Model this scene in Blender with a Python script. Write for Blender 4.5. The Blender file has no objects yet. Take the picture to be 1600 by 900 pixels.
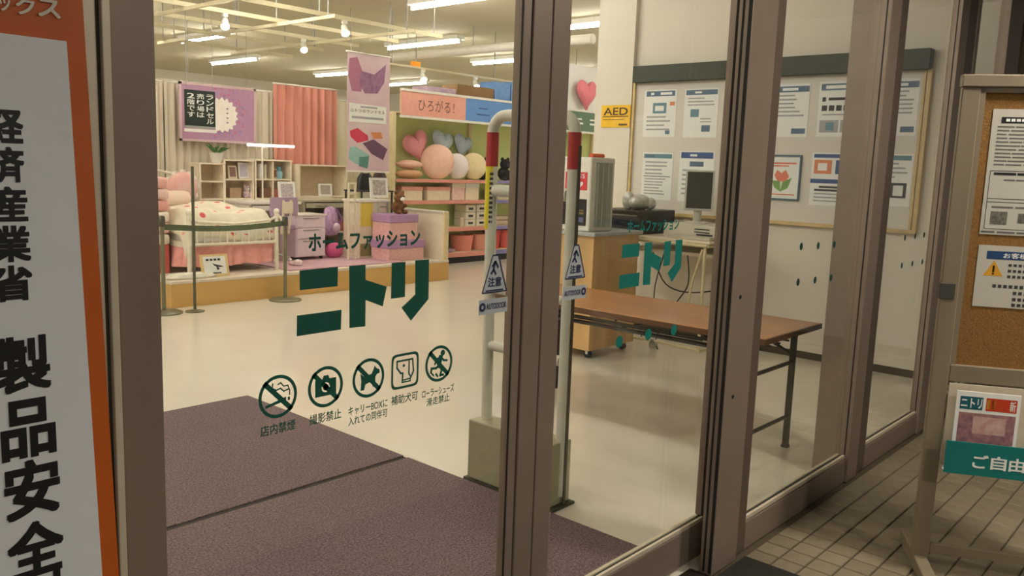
import bpy, bmesh, math, random
import numpy as np
from mathutils import Vector, Matrix
random.seed(7)
sc = bpy.context.scene
COL = sc.collection
# ------------------------------------------------------------------ camera
# world: X along the shop front (to the right), Y into the shop, Z up, metres
PITCH, YAW, ROLL, FPX, CAMH = 0.143618, -0.843296, 0.035680, 1304.565, 1.5
def _cam_rows():
    c, s = math.cos(YAW), math.sin(YAW)
    f0 = np.array([-s, c, 0.]); r0 = np.array([c, s, 0.]); up = np.array([0, 0, 1.])
    f = f0*math.cos(PITCH) - up*math.sin(PITCH); u = up*math.cos(PITCH) + f0*math.sin(PITCH)
    return r0*math.cos(ROLL)+u*math.sin(ROLL), -r0*math.sin(ROLL)+u*math.cos(ROLL), f
CR, CU, CF = _cam_rows()
CPOS = np.array([0, 0, CAMH])
cam = bpy.data.cameras.new('camera'); camo = bpy.data.objects.new('camera', cam); COL.objects.link(camo)
cam.sensor_width = 36; cam.lens = FPX/1600*36; cam.clip_start = .02; cam.clip_end = 200
camo.matrix_world = Matrix(((CR[0], CU[0], -CF[0], 0), (CR[1], CU[1], -CF[1], 0), (CR[2], CU[2], -CF[2], CAMH), (0, 0, 0, 1)))
sc.camera = camo
# ------------------------------------------------------------------ world, exposure
w = bpy.data.worlds.new('night'); sc.world = w; w.use_nodes = True
w.node_tree.nodes['Background'].inputs[0].default_value = (1.0, .90, .76, 1)
w.node_tree.nodes['Background'].inputs[1].default_value = .09
vs = sc.view_settings
sc.display_settings.display_device = 'sRGB'
vs.view_transform = 'Standard'; vs.look = 'None'; vs.gamma = 1; vs.use_curve_mapping = False
vs.exposure = 0.0
TUBE = 92.0        # brightness of the ceiling tubes
OUTW = 225.0       # brightness of the added porch lamps, out of view
# ------------------------------------------------------------------ measuring helpers
def ray(px, py): return CR*((px-800)/FPX) - CU*((py-450)/FPX) + CF
def P(px, py, X=None, Y=None, Z=None, pl=None):
    d = ray(px, py)
    if X is not None: t = X/d[0]
    elif Y is not None: t = Y/d[1]
    elif Z is not None: t = (Z-CAMH)/d[2]
    else:
        o, n = pl; t = np.dot(np.array(o)-CPOS, n)/np.dot(d, n)
    return Vector(CPOS+t*d)
# ------------------------------------------------------------------ materials
def lin(c):
    return tuple((v/255/12.92 if v/255 <= .04045 else ((v/255+.055)/1.055)**2.4) for v in c)
MATS = {}
def mat(name, rgb, rough=.6, metal=0., var=.06, scale=18., bump=0., bscale=60., emit=None, es=0., coat=0., aniso=None, rgb2=None):
    if name in MATS: return MATS[name]
    m = bpy.data.materials.new(name); m.use_nodes = True; nt = m.node_tree; N = nt.nodes; L = nt.links
    b = N['Principled BSDF']; c = lin(rgb)
    tc = N.new('ShaderNodeTexCoord'); no = N.new('ShaderNodeTexNoise'); no.inputs['Scale'].default_value = scale; no.inputs['Detail'].default_value = 4
    mp = N.new('ShaderNodeMapping'); L.new(tc.outputs['Object'], mp.inputs['Vector']); L.new(mp.outputs['Vector'], no.inputs['Vector'])
    if aniso: mp.inputs['Scale'].default_value = aniso
    rp = N.new('ShaderNodeValToRGB'); L.new(no.outputs['Fac'], rp.inputs['Fac'])
    rp.color_ramp.elements[0].position = .3; rp.color_ramp.elements[1].position = .7
    if rgb2: c2 = lin(rgb2); a0, a1 = c, c2
    else: a0 = tuple(v*(1-var) for v in c); a1 = tuple(min(1, v*(1+var)) for v in c)
    rp.color_ramp.elements[0].color = (*a0, 1); rp.color_ramp.elements[1].color = (*a1, 1)
    L.new(rp.outputs['Color'], b.inputs['Base Color'])
    b.inputs['Roughness'].default_value = rough; b.inputs['Metallic'].default_value = metal
    if coat: b.inputs['Coat Weight'].default_value = coat
    if bump:
        n2 = N.new('ShaderNodeTexNoise'); n2.inputs['Scale'].default_value = bscale; n2.inputs['Detail'].default_value = 3
        L.new(mp.outputs['Vector'], n2.inputs['Vector'])
        bp = N.new('ShaderNodeBump'); bp.inputs['Strength'].default_value = bump; bp.inputs['Distance'].default_value = .01
        L.new(n2.outputs['Fac'], bp.inputs['Height']); L.new(bp.outputs['Normal'], b.inputs['Normal'])
    if emit:
        b.inputs['Emission Color'].default_value = (*lin(emit), 1); b.inputs['Emission Strength'].default_value = es
    MATS[name] = m; return m
def glass_mat(name='clear_glass', tint=(.95, .96, .93), f0=.04):
    if name in MATS: return MATS[name]
    m = bpy.data.materials.new(name); m.use_nodes = True; nt = m.node_tree; N = nt.nodes; L = nt.links
    N.remove(N['Principled BSDF']); out = N['Material Output']
    g = N.new('ShaderNodeNewGeometry'); d = N.new('ShaderNodeVectorMath'); d.operation = 'DOT_PRODUCT'
    L.new(g.outputs['Normal'], d.inputs[0]); L.new(g.outputs['Incoming'], d.inputs[1])
    def mth(op, a, b=None):
        n = N.new('ShaderNodeMath'); n.operation = op
        for i, v in enumerate((a, b)):
            if v is None: continue
            if isinstance(v, (int, float)): n.inputs[i].default_value = v
            else: L.new(v, n.inputs[i])
        return n.outputs[0]
    x = mth('SUBTRACT', 1.0, mth('ABSOLUTE', d.outputs['Value']))
    fac = mth('ADD', mth('MULTIPLY', mth('POWER', x, 5.0), 1-f0), f0)
    t = N.new('ShaderNodeBsdfTransparent'); t.inputs[0].default_value = (*tint, 1)
    gl = N.new('ShaderNodeBsdfGlossy'); gl.inputs['Roughness'].default_value = .0
    mx = N.new('ShaderNodeMixShader'); L.new(fac, mx.inputs[0]); L.new(t.outputs[0], mx.inputs[1]); L.new(gl.outputs[0], mx.inputs[2])
    L.new(mx.outputs[0], out.inputs[0]); MATS[name] = m; return m
# ------------------------------------------------------------------ mesh builder
def basis(n):
    n = Vector(n).normalized(); a = Vector((0, 0, 1)) if abs(n.z) < .9 else Vector((1, 0, 0))
    u = a.cross(n).normalized(); return u, n.cross(u)
class MB:
    def __init__(s): s.v = []; s.f = []; s.mi = []; s.m = 0; s.mats = []; s.step = 0.; s.k = 0
    def use(s, m):
        if m not in s.mats: s.mats.append(m)
        s.m = s.mats.index(m); return s
    def add(s, vs, fs):
        o = len(s.v); s.v += [tuple(v) for v in vs]
        for f in fs: s.f.append(tuple(i+o for i in f)); s.mi.append(s.m)
        return s
    def box(s, x0, x1, y0, y1, z0, z1):
        return s.add([(x0, y0, z0), (x1, y0, z0), (x1, y1, z0), (x0, y1, z0), (x0, y0, z1), (x1, y0, z1), (x1, y1, z1), (x0, y1, z1)],
                     [(0, 3, 2, 1), (4, 5, 6, 7), (0, 1, 5, 4), (1, 2, 6, 5), (2, 3, 7, 6), (3, 0, 4, 7)])
    def obox(s, c, a, b, d):
        c, a, b, d = map(Vector, (c, a, b, d))
        if a.cross(b).dot(d) < 0: d = -d
        vs = [c+i*a+j*b+k*d for k in (-1, 1) for i, j in ((-1, -1), (1, -1), (1, 1), (-1, 1))]
        return s.add(vs, [(0, 3, 2, 1), (4, 5, 6, 7), (0, 1, 5, 4), (1, 2, 6, 5), (2, 3, 7, 6), (3, 0, 4, 7)])
    def cyl(s, p0, p1, r0, r1=None, n=12):
        p0, p1 = Vector(p0), Vector(p1); r1 = r0 if r1 is None else r1; u, v = basis(p1-p0)
        vs = [p+r*(math.cos(2*math.pi*i/n)*u+math.sin(2*math.pi*i/n)*v) for p, r in ((p0, r0), (p1, r1)) for i in range(n)]
        return s.add(vs, [(i, (i+1) % n, n+(i+1) % n, n+i) for i in range(n)]+[tuple(range(n))[::-1], tuple(range(n, 2*n))])
    def tube(s, pts, r, n=8):
        pts = [Vector(p) for p in pts]; vs = []; u = None
        for i, p in enumerate(pts):
            t = (pts[min(i+1, len(pts)-1)]-pts[max(i-1, 0)]).normalized()
            if u is None: u, v = basis(t)
            else:
                u = (u-t*u.dot(t)).normalized(); v = t.cross(u)
            vs += [p+r*(math.cos(2*math.pi*k/n)*u+math.sin(2*math.pi*k/n)*v) for k in range(n)]
        m = len(pts); fs = [(i*n+k, i*n+(k+1) % n, (i+1)*n+(k+1) % n, (i+1)*n+k) for i in range(m-1) for k in range(n)]
        return s.add(vs, fs+[tuple(range(n))[::-1], tuple(range((m-1)*n, m*n))])
    def lathe(s, c, prof, n=16, ax=(0, 0, 1), sx=1., sy=1.):
        c = Vector(c); ax = Vector(ax).normalized(); u, v = basis(ax); vs = []
        for r, z in prof: vs += [c+ax*z+r*(sx*math.cos(2*math.pi*k/n)*u+sy*math.sin(2*math.pi*k/n)*v) for k in range(n)]
        m = len(prof); fs = [(i*n+k, i*n+(k+1) % n, (i+1)*n+(k+1) % n, (i+1)*n+k) for i in range(m-1) for k in range(n)]
        return s.add(vs, fs+[tuple(range(n))[::-1], tuple(range((m-1)*n, m*n))])
    def ell(s, c, a, b, d, nu=14, nv=9):
        c, a, b, d = map(Vector, (c, a, b, d)); vs = []
        for j in range(1, nv):
            t = math.pi*j/nv
            vs += [c+math.sin(t)*(math.cos(2*math.pi*i/nu)*a+math.sin(2*math.pi*i/nu)*b)-math.cos(t)*d for i in range(nu)]
        k = nv-1; vs += [c-d, c+d]
        fs = [(j*nu+i, j*nu+(i+1) % nu, (j+1)*nu+(i+1) % nu, (j+1)*nu+i) for j in range(k-1) for i in range(nu)]
        fs += [(k*nu, (i+1) % nu, i) for i in range(nu)]+[(k*nu+1, (k-1)*nu+i, (k-1)*nu+(i+1) % nu) for i in range(nu)]
        return s.add(vs, fs)
    def prism(s, poly, O, U, V, t):
        # polygon (u,v) on plane O,U,V raised by t along U x V
        O, U, V = map(Vector, (O, U, V)); N = U.cross(V).normalized()
        ar = sum(poly[i][0]*poly[(i+1) % len(poly)][1]-poly[(i+1) % len(poly)][0]*poly[i][1] for i in range(len(poly)))
        if ar < 0: poly = poly[::-1]
        n = len(poly); a = [O+U*p[0]+V*p[1] for p in poly]; b = [p+N*t for p in a]
        return s.add(a+b, [tuple(range(n))[::-1], tuple(range(n, 2*n))]+[(i, (i+1) % n, n+(i+1) % n, n+i) for i in range(n)])
    def flat(s, poly, O, U, V):
        O, U, V = map(Vector, (O, U, V)); n = len(poly)
        ar = sum(poly[i][0]*poly[(i+1) % n][1]-poly[(i+1) % n][0]*poly[i][1] for i in range(n))
        if ar < 0: poly = poly[::-1]
        O = O+U.cross(V).normalized()*(s.step*s.k); s.k += 1
        return s.add([O+U*p[0]+V*p[1] for p in poly], [tuple(range(n))])
    def ring(s, c, r0, r1, O, U, V, n=40, sq=0.):
        O, U, V = map(Vector, (O, U, V)); vs = []
        for r in (r0, r1):
            for i in range(n):
                a = 2*math.pi*i/n; x, y = math.cos(a), math.sin(a)
                if sq: e = sq; x, y = math.copysign(abs(x)**e, x), math.copysign(abs(y)**e, y)
                vs.append(O+U*(c[0]+r*x)+V*(c[1]+r*y))
        return s.add(vs, [(i, n+i, n+(i+1) % n, (i+1) % n) for i in range(n)])
    def bars(s, rects, O, U, V):
        for u0, v0, u1, v1 in rects: s.flat([(u0, v0), (u1, v0), (u1, v1), (u0, v1)], O, U, V)
        return s
    def text(s, body, O, U, V, wd, ht, bold=.0, keep=False):
        # lettering filling the box wd x ht whose lower left corner is O
        vs, fs = text_geo(body, bold); O, U, V = map(Vector, (O, U, V))
        x0 = min(p[0] for p in vs); x1 = max(p[0] for p in vs); y0 = min(p[1] for p in vs); y1 = max(p[1] for p in vs)
        sx = wd/max(1e-6, x1-x0); sy = ht/max(1e-6, y1-y0)
        if keep: sx = sy = min(sx, sy)
        N = U.cross(V).normalized()
        return s.add([O+U*((p[0]-x0)*sx)+V*((p[1]-y0)*sy)+N*(p[2]*6e-5) for p in vs], fs)
    def sheet(s, fn, nu, nv, th, N=(0, -1, 0)):
        # cloth: fn(a,b)->point, closed with thickness th along -N
        N = Vector(N); A = [Vector(fn(i/nu, j/nv)) for j in range(nv+1) for i in range(nu+1)]; k = len(A); B = [p-N*th for p in A]
        W = nu+1; fs = []
        for j in range(nv):
            for i in range(nu):
                q = (j*W+i, j*W+i+1, (j+1)*W+i+1, (j+1)*W+i); fs += [q, tuple(x+k for x in q[::-1])]
        rim = [i for i in range(W)]+[j*W+nu for j in range(1, nv+1)]+[nv*W+i for i in range(nu-1, -1, -1)]+[j*W for j in range(nv-1, 0, -1)]
        fs += [(rim[i], k+rim[i], k+rim[(i+1) % len(rim)], rim[(i+1) % len(rim)]) for i in range(len(rim))]
        return s.add(A+B, fs)
TXT = {}
def text_geo(body, bold):
    key = (body, bold)
    if key not in TXT:
        c = bpy.data.curves.new('t', 'FONT'); c.body = body; c.resolution_u = 3; 
        o = bpy.data.objects.new('t', c); COL.objects.link(o); bpy.context.view_layer.update()
        me = bpy.data.meshes.new_from_object(o.evaluated_get(bpy.context.evaluated_depsgraph_get()))
        v0 = [tuple(v.co[:2]) for v in me.vertices]; f0 = [tuple(p.vertices) for p in me.polygons]; k = len(v0)
        sh = [(0, 0)]+([(bold*p, bold*q) for p, q in ((1, 1), (-1, 1), (1, -1), (-1, -1), (1, 0), (-1, 0), (0, 1), (0, -1))][:8 if bold > .022 else 4] if bold else [])
        TXT[key] = ([(x+a, y+b, j) for j, (a, b) in enumerate(sh) for x, y in v0], [tuple(i+k*j for i in f) for j in range(len(sh)) for f in f0])
        bpy.data.objects.remove(o); bpy.data.curves.remove(c); bpy.data.meshes.remove(me)
    return TXT[key]
# ------------------------------------------------------------------ objects
def tag(o, label=None, cat=None, group=None, kind=None):
    for k, v in (('label', label), ('category', cat), ('group', group), ('kind', kind)):
        if v: o[k] = v
    return o
def root(name, loc, label=None, cat=None, group=None, kind=None):
    o = bpy.data.objects.new(name, None); o.location = loc; o.empty_display_size = .05; COL.objects.link(o)
    return tag(o, label, cat, group, kind)
def wloc(o):
    v = Vector((0, 0, 0))
    while o is not None: v = v+o.location; o = o.parent
    return v
def put(name, mb, m=None, parent=None, label=None, cat=None, group=None, kind=None, smooth=False, bev=0., base=None):
    """link the builder's geometry (given in world metres) as one mesh object"""
    pts = np.array(mb.v)
    if parent is not None: off = wloc(parent); loc = Vector((0, 0, 0))
    else:
        lo, hi = pts.min(0), pts.max(0); off = Vector(base) if base else Vector(((lo[0]+hi[0])/2, (lo[1]+hi[1])/2, lo[2])); loc = off
    if parent is not None and True:
        lo, hi = pts.min(0), pts.max(0); c = Vector(((lo[0]+hi[0])/2, (lo[1]+hi[1])/2, (lo[2]+hi[2])/2)); loc = c-off; off = c
    me = bpy.data.meshes.new(name); me.from_pydata([tuple(p) for p in pts-np.array(off)], [], mb.f)
    for mm in (mb.mats or [m]): me.materials.append(mm)
    if mb.mats: me.polygons.foreach_set('material_index', mb.mi)
    if bev:
        bm = bmesh.new(); bm.from_mesh(me); bmesh.ops.remove_doubles(bm, verts=bm.verts, dist=1e-6)
        ed = [e for e in bm.edges if len(e.link_faces) == 2 and e.calc_face_angle(0) > .6]
        bmesh.ops.bevel(bm, geom=ed, offset=bev, segments=2, affect='EDGES', profile=.5, clamp_overlap=True); bm.to_mesh(me); bm.free()
    if smooth:
        me.polygons.foreach_set('use_smooth', [True]*len(me.polygons))
        try: me.set_sharp_from_angle(angle=math.radians(50))
        except Exception: pass
    me.update()
    o = bpy.data.objects.new(name, me); COL.objects.link(o); o.location = loc
    if parent is not None: o.parent = parent
    return tag(o, label, cat, group, kind)
def copy_tree(o, parent=None, dloc=None):
    c = o.copy(); COL.objects.link(c); c.parent = parent
    if dloc is not None: c.location = o.location+Vector(dloc)
    for ch in list(o.children): copy_tree(ch, c)
    return c
def cords(r, pts, z1, rad=.003, m=None):
    for x, y, z in pts: put('hanger_cord', MB().cyl((x, y, z), (x, y, z1), rad, n=6), m or grey, r)
def B(*a): return MB().box(*a)
U3, V3 = Vector((1, 0, 0)), Vector((0, 0, 1))
WY, WZ = Vector((0, -1, 0)), Vector((0, 0, 1))      # right and up on the side wall as seen from inside
# ------------------------------------------------------------------ palette
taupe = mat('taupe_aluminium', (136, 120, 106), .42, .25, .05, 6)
taupe_shade = mat('taupe_aluminium_shaded', (100, 86, 74), .45, .25, .05, 6)  # same frame paint, darkened to imitate shade on the recessed bands
beige_al = mat('beige_aluminium_lit_bead', (204, 192, 170), .4, .2, .04)  # frame beige; on the glazing beads it stands in for interior light
gasket = mat('black_gasket', (22, 19, 16), .7)
glass = glass_mat()
white = mat('white_paint', (232, 228, 218), .5)
cream = mat('cream_paint', (226, 214, 190), .5)
wallp = mat('wall_cream', (224, 216, 201), .75, var=.02, scale=2.)
black = mat('black_plastic', (24, 24, 24), .4)
dark = mat('dark_print', (52, 52, 54), .7)
grey = mat('grey_plastic', (150, 148, 142), .5)
lgrey = mat('light_grey_metal', (206, 204, 194), .35, .1)
chrome = mat('chrome', (205, 205, 200), .2, .9)
paper = mat('paper_white', (238, 238, 234), .6, var=.02)
teal_d = mat('deep_green_vinyl', (0, 84, 68), .5, var=.03)
teal = mat('teal_vinyl', (0, 112, 102), .5, var=.03)
beech = mat('beech_wood', (205, 166, 112), .45, var=.14, scale=9, aniso=(1, 1, .12))
pink = mat('pink_cloth', (226, 132, 128), .85, var=.1, bump=.2)
# ================================================================== SETTING
FLO = mat('vinyl_floor', (222, 214, 198), .17, var=.035, scale=1.6, bump=.02, bscale=5.)
put('floor', B(-6, 18, 1.44, 22, -.1, 0), FLO, kind='structure')
CEI = mat('ceiling_board', (210, 200, 172), .85, var=.02, scale=1.)
put('ceiling', B(-6, 18, 1.44, 22, 3.72, 3.85), CEI, kind='structure')
put('wall_back', B(-6, 18, 22, 22.15, 0, 3.72), wallp, kind='structure')
put('wall_left', B(-6.15, -6, 1.44, 22, 0, 3.72), wallp, kind='structure')
put('wall_far_right', B(18, 18.15, 5, 22, 0, 3.72), wallp, kind='structure')
wr = root('wall_right', (6.9, 3, 0), kind='structure')
put('wall_panel', B(6.77, 7.0, 1.44, 4.56, 0, 3.72), wallp, wr)
put('wall_column', B(6.72, 7.0, 4.56, 4.98, 0, 3.72), wallp, wr)
put('wall_return', B(7.0, 18.15, 4.8, 5.0, 0, 3.72), wallp, wr)
bb = root('baseboard_right', (6.76, 3, 0), kind='structure')
put('kick_strip', B(6.755, 6.768, 1.5, 4.55, 0, .06), mat('kick_dark', (62, 50, 30), .6), bb)
put('skirting_board', B(6.75, 6.768, 1.5, 4.55, .062, .13), wallp, bb)
# ---- porch outside
pf = root('floor_outside', (3, 0, -.05), kind='structure')
grout = mat('tile_grout', (84, 73, 55), .9)
put('grout_bed', B(-3, 8, -3.5, 1.46, -.1, -.006), grout, pf)
tilem = [mat('porch_tile_%s' % n, c, .55, var=.1, scale=25, bump=.08, bscale=90) for n, c in (('a', (128, 116, 95)), ('b', (123, 111, 90)), ('c', (132, 120, 98)))]
TS = .1045
def tile_mesh(m):
    mb = MB(); a = TS/2-.0035; c = .0025
    vs = [(x*a, y*a, -.008) for x, y in ((-1, -1), (1, -1), (1, 1), (-1, 1))]+[(x*a, y*a, -c) for x, y in ((-1, -1), (1, -1), (1, 1), (-1, 1))]+[(x*(a-c), y*(a-c), 0) for x, y in ((-1, -1), (1, -1), (1, 1), (-1, 1))]
    fs = [(0, 1, 5, 4), (1, 2, 6, 5), (2, 3, 7, 6), (3, 0, 4, 7), (4, 5, 9, 8), (5, 6, 10, 9), (6, 7, 11, 10), (7, 4, 8, 11), (8, 9, 10, 11)]
    mb.add(vs, fs); me = bpy.data.meshes.new('tile'); me.from_pydata(mb.v, [], mb.f); me.materials.append(m); return me, mb
TM = [tile_mesh(m) for m in tilem]
cells = []
for i in range(-20, 60):
    for j in range(-14, 24):
        x = 2.975+(i+.5)*TS; y = 1.372-(j+.5)*TS
        if x < -2 or x > 7.6 or y < -2 or y > 1.37 or (x < 2.975 and y > .35): continue
        v = np.array([x, y, 0])-CPOS; d = v@CF
        vis = False
        if d > .3:
            px, py = 800+FPX*(v@CR)/d, 450-FPX*(v@CU)/d
            vis = 1150 < px < 1640 and 640 < py < 930
        cells.append((0 if vis else 1, d if d > 0 else 99, x, y))
cells.sort(); rest = MB()
for k, (nv, d, x, y) in enumerate(cells):
    q = random.randrange(3)
    if k < 300 and not nv:
        o = bpy.data.objects.new('tile', TM[q][0]); COL.objects.link(o); o.parent = pf; o.location = Vector((x, y, 0))-pf.location
    else:
        rest.use(tilem[q]); rest.add([(p[0]+x, p[1]+y, p[2]) for p in TM[q][1].v], TM[q][1].f)
put('tile_field', rest, None, pf, kind='stuff')
put('ceiling_outside_unseen', B(-3, 8, -3.5, 1.38, 3.0, 3.1), mat('porch_ceiling', (150, 142, 126), .8), kind='structure')  # unseen canopy put in to hold the added downlights and reflect in glass
# ---- shop front: posts, header, panels
def struct(name, m, *boxes, bev=.003):
    mb = MB()
    for b in boxes: mb.box(*b)
    return put(name, mb, m, kind='structure', bev=bev)
struct('wall_front', mat('front_render', (150, 140, 124), .8), (-6, 7.0, 1.40, 1.62, 2.9, 3.72))
put('wall_front_left', B(-6, .56, 1.40, 1.6, 0, 2.9), mat('front_panel', (160, 150, 132), .6), kind='structure')
put('wall_front_right', B(6.82, 9, 1.39, 1.62, 0, 2.9), mat('front_render_r', (128, 116, 90), .8), kind='structure')
struct('trim_1', taupe, (.576, .652, 1.38, 1.47, 0, 2.9), (.5, .62, 1.43, 1.48, 0, 2.9))
t2 = root('trim_2', (2.85, 1.4, 0), kind='structure')
put('post', B(2.735, 2.934, 1.38, 1.432, 0, 2.9), taupe, t2, bev=.004)
put('post_recess', B(2.934, 3.036, 1.398, 1.452, 0, 2.9), taupe_shade, t2, bev=.003)
put('groove', MB().box(2.7335, 2.74, 1.383, 1.395, .01, 2.9).box(2.7335, 2.74, 1.41, 1.418, .01, 2.9), gasket, t2)
for z in (1.062, .688):
    put('screw', MB().cyl((2.80, 1.3815, z), (2.80, 1.377, z), .007, n=10), gasket, t2)
t3 = root('trim_3', (4.2, 1.45, 0), kind='structure')
put('post', B(4.115, 4.25, 1.385, 1.565, 0, 2.9), taupe, t3, bev=.004)
put('groove', MB().box(4.25, 4.29, 1.41, 1.46, 0, 2.9), gasket, t3)
put('groove', MB().box(4.1135, 4.118, 1.404, 1.409, .14, 2.9), gasket, t3)
put('side_stile', B(4.29, 4.385, 1.398, 1.45, 0, 2.9), taupe_shade, t3, bev=.003)
t4 = root('trim_4', (5.4, 1.42, 0), kind='structure')
put('post', B(5.25, 5.40, 1.385, 1.44, 0, 2.9), taupe, t4, bev=.004)
put('post_recess', B(5.40, 5.62, 1.40, 1.452, 0, 2.9), taupe_shade, t4, bev=.003)
put('groove', MB().box(5.62, 5.635, 1.405, 1.44, 0, 2.9).box(5.2485, 5.253, 1.405, 1.41, .14, 2.9), gasket, t4)
put('side_stile', B(5.635, 5.70, 1.398, 1.45, 0, 2.9), taupe, t4, bev=.003)
t5 = root('trim_5', (6.5, 1.42, 0), kind='structure')
put('post', B(6.36, 6.72, 1.385, 1.45, 0, 2.9), taupe, t5, bev=.004)
put('side_stile', B(6.725, 6.82, 1.40, 1.45, 0, 2.9), taupe, t5, bev=.003)
def window(n, x0, x1):
    r = root('window_%d' % n, ((x0+x1)/2, 1.425, 0), kind='structure')
    put('bottom_rail', B(x0, x1, 1.398, 1.45, .0, .118), taupe, r, bev=.003)
    put('glazing_bead', MB().box(x0, x1, 1.405, 1.417, .122, .138).box(x0, x1, 1.433, 1.445, .122, .138), beige_al, r)  # pale beads paint in the rail edge lit from inside
    put('glazing_gasket', B(x0, x1, 1.417, 1.433, .112, .134), gasket, r)
    put('pane', B(x0-.005, x1+.005, 1.421, 1.429, .13, 2.9), glass, r)
    return r
W1 = window(1, 3.036, 4.115); W2 = window(2, 4.385, 5.25); W3 = window(3, 5.70, 6.36)
struct('threshold_trim_1', mat('threshold_dark', (46, 40, 32), .5, .3), (.62, 2.735, 1.40, 1.47, -.01, .004))
bpy.data.objects['threshold_trim_1'].name = 'trim_6'
# ---- sliding doors
DY = 1.49; GY = 1.505; DEC = GY-.0012
def door(n, x0, x1, beadside):
    r = root('door_%d' % n, ((x0+x1)/2, DY+.02, 0), kind='structure')
    sw = .078
    put('stile', B(x0, x0+sw, DY, DY+.045, .012, 2.88), taupe, r, bev=.004)
    put('stile', B(x1-sw, x1, DY, DY+.045, .012, 2.88), taupe, r, bev=.004)
    put('bottom_rail', B(x0+sw, x1-sw, DY, DY+.045, .012, .150), taupe, r, bev=.003)
    put('glazing_bead', MB().box(x0+sw, x1-sw, DY+.002, DY+.012, .153, .168), beige_al, r)
    put('glazing_bead', MB().box(x0+sw, x1-sw, DY+.028, DY+.04, .153, .166), beige_al, r)
    put('glazing_gasket', B(x0+sw, x1-sw, DY+.012, DY+.028, .148, .160), gasket, r)
    bx = (x0+sw, x0+sw+.034) if beadside < 0 else (x1-sw-.034, x1-sw)
    put('glazing_bead', B(bx[0], bx[1], DY+.006, DY+.04, .168, 2.88), taupe, r, bev=.004)
    if beadside > 0: put('glazing_gasket', B(bx[0]-.0015, bx[0], DY+.0075, DY+.0125, .168, 2.88), gasket, r)
    put('pane', B(x0+.06, x1-.06, GY, GY+.009, .155, 2.88), glass, r)
    return r
D1 = door(1, .615, 1.801, 1); D2 = door(2, 1.805, 2.965, 0.1)
# ---- lettering and pictograms on the door glass
def dp(px, py):
    p = P(px, py, Y=DEC); return (p.x, p.z)
Od = Vector((0, DEC, 0))
def poly_px(mb, pts, sc_=2.5, ox=380, oy=340, dx=0.):
    mb.flat([(a+dx, b) for a, b in [dp(ox+x/sc_, oy+y/sc_) for x, y in pts]], Od, U3, V3)
LOGO = [[(220, 207), (370, 192), (369, 268), (221, 284)], [(210, 383), (384, 360), (382, 437), (209, 464)],
        [(414, 189), (478, 184), (478, 243), (561, 270), (545, 347), (478, 322), (477, 425), (415, 431)],
        [(580, 178), (634, 173), (632, 310), (577, 317)], [(672, 167), (726, 163), (724, 318), (655, 403), (618, 352), (672, 300)]]
def logo(dr, dx, m, lab):
    mb = MB()
    for q in LOGO: poly_px(mb, q, dx=dx)
    put('shop_lettering', mb, m, dr, lab)
    a = dp(482, 393); b = dp(656, 381); mb = MB()
    mb.text('ホームファッション', Od+U3*(a[0]+dx)+V3*(a[1]-.002), U3, V3, b[0]-a[0], .040, bold=.028)
    put('small_lettering', mb, m, dr)
logo(D1, 0, teal_d, 'dark green stick-on letters on the glass')
logo(D2, 1.199, teal, 'teal stick-on letters on the glass')
c1 = dp(434.5, 621.5); RI = (dp(434.5, 588)[1]-dp(434.5, 655)[1])/2
ctr = [c1, dp(509, 604), dp(576, 590.5), dp(633, 578.5), dp(686, 567)]
zc = sum(c[1] for c in ctr)/5; ctr = [(c[0], zc) for c in ctr]
def slash(mb, c, r):
    d = r*.72; t = r*.085
    mb.flat([(c[0]-d-t, c[1]+d-t), (c[0]-d+t, c[1]+d+t), (c[0]+d+t, c[1]-d+t), (c[0]+d-t, c[1]-d-t)], Od, U3, V3)
def loc(c, r, pts): return [(c[0]+x*r, c[1]+y*r) for x, y in pts]
def ribbon(mb, pts, t):
    for (x0, y0), (x1, y1) in zip(pts, pts[1:]):
        L = math.hypot(x1-x0, y1-y0) or 1; nx, ny = -(y1-y0)/L*t, (x1-x0)/L*t; ex, ey = (x1-x0)/L*t, (y1-y0)/L*t
        mb.flat([(x0+nx-ex, y0+ny-ey), (x0-nx-ex, y0-ny-ey), (x1-nx+ex, y1-ny+ey), (x1+nx+ex, y1+ny+ey)], Od, U3, V3)
def disc(mb, c, r, n=20): mb.flat([(c[0]+r*math.cos(2*math.pi*i/n), c[1]+r*math.sin(2*math.pi*i/n)) for i in range(n)], Od, U3, V3)
def pict(i, name, drawf, lines, lab, square=False):
    mb = MB(); mb.step = 5e-5; c = ctr[i]
    if square: mb.ring(c, RI*.80, RI*.93, Od, U3, V3, 48, .28)
    else: mb.ring(c, RI*.84, RI, Od, U3, V3); slash(mb, c, RI)
    drawf(mb, c, RI); o = put(name, mb, teal_d, D1, lab)
    for k, (t, wd) in enumerate(lines):
        m2 = MB(); hh = .0235 if len(lines) == 1 else .021
        m2.text(t, Od+U3*(c[0]-wd/2)+V3*(c[1]-RI-.034-k*.024), U3, V3, wd, hh, bold=.012); put('caption', m2, teal_d, o)
def d_smoke(mb, c, r):
    mb.flat(loc(c, r, [(-.66, -.34), (.42, -.08), (.42, -.26), (-.66, -.46)]), Od, U3, V3); mb.flat(loc(c, r, [(.5, -.12), (.62, -.1), (.62, -.26), (.5, -.28)]), Od, U3, V3)
    ribbon(mb, loc(c, r, [(-.28, .62), (-.3, .42), (-.1, .3), (.12, .36), (.3, .2), (.55, .26)]), r*.035)
    ribbon(mb, loc(c, r, [(.0, .56), (.14, .62), (.28, .44), (.5, .44), (.6, .2), (.6, .0)]), r*.03)
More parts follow.
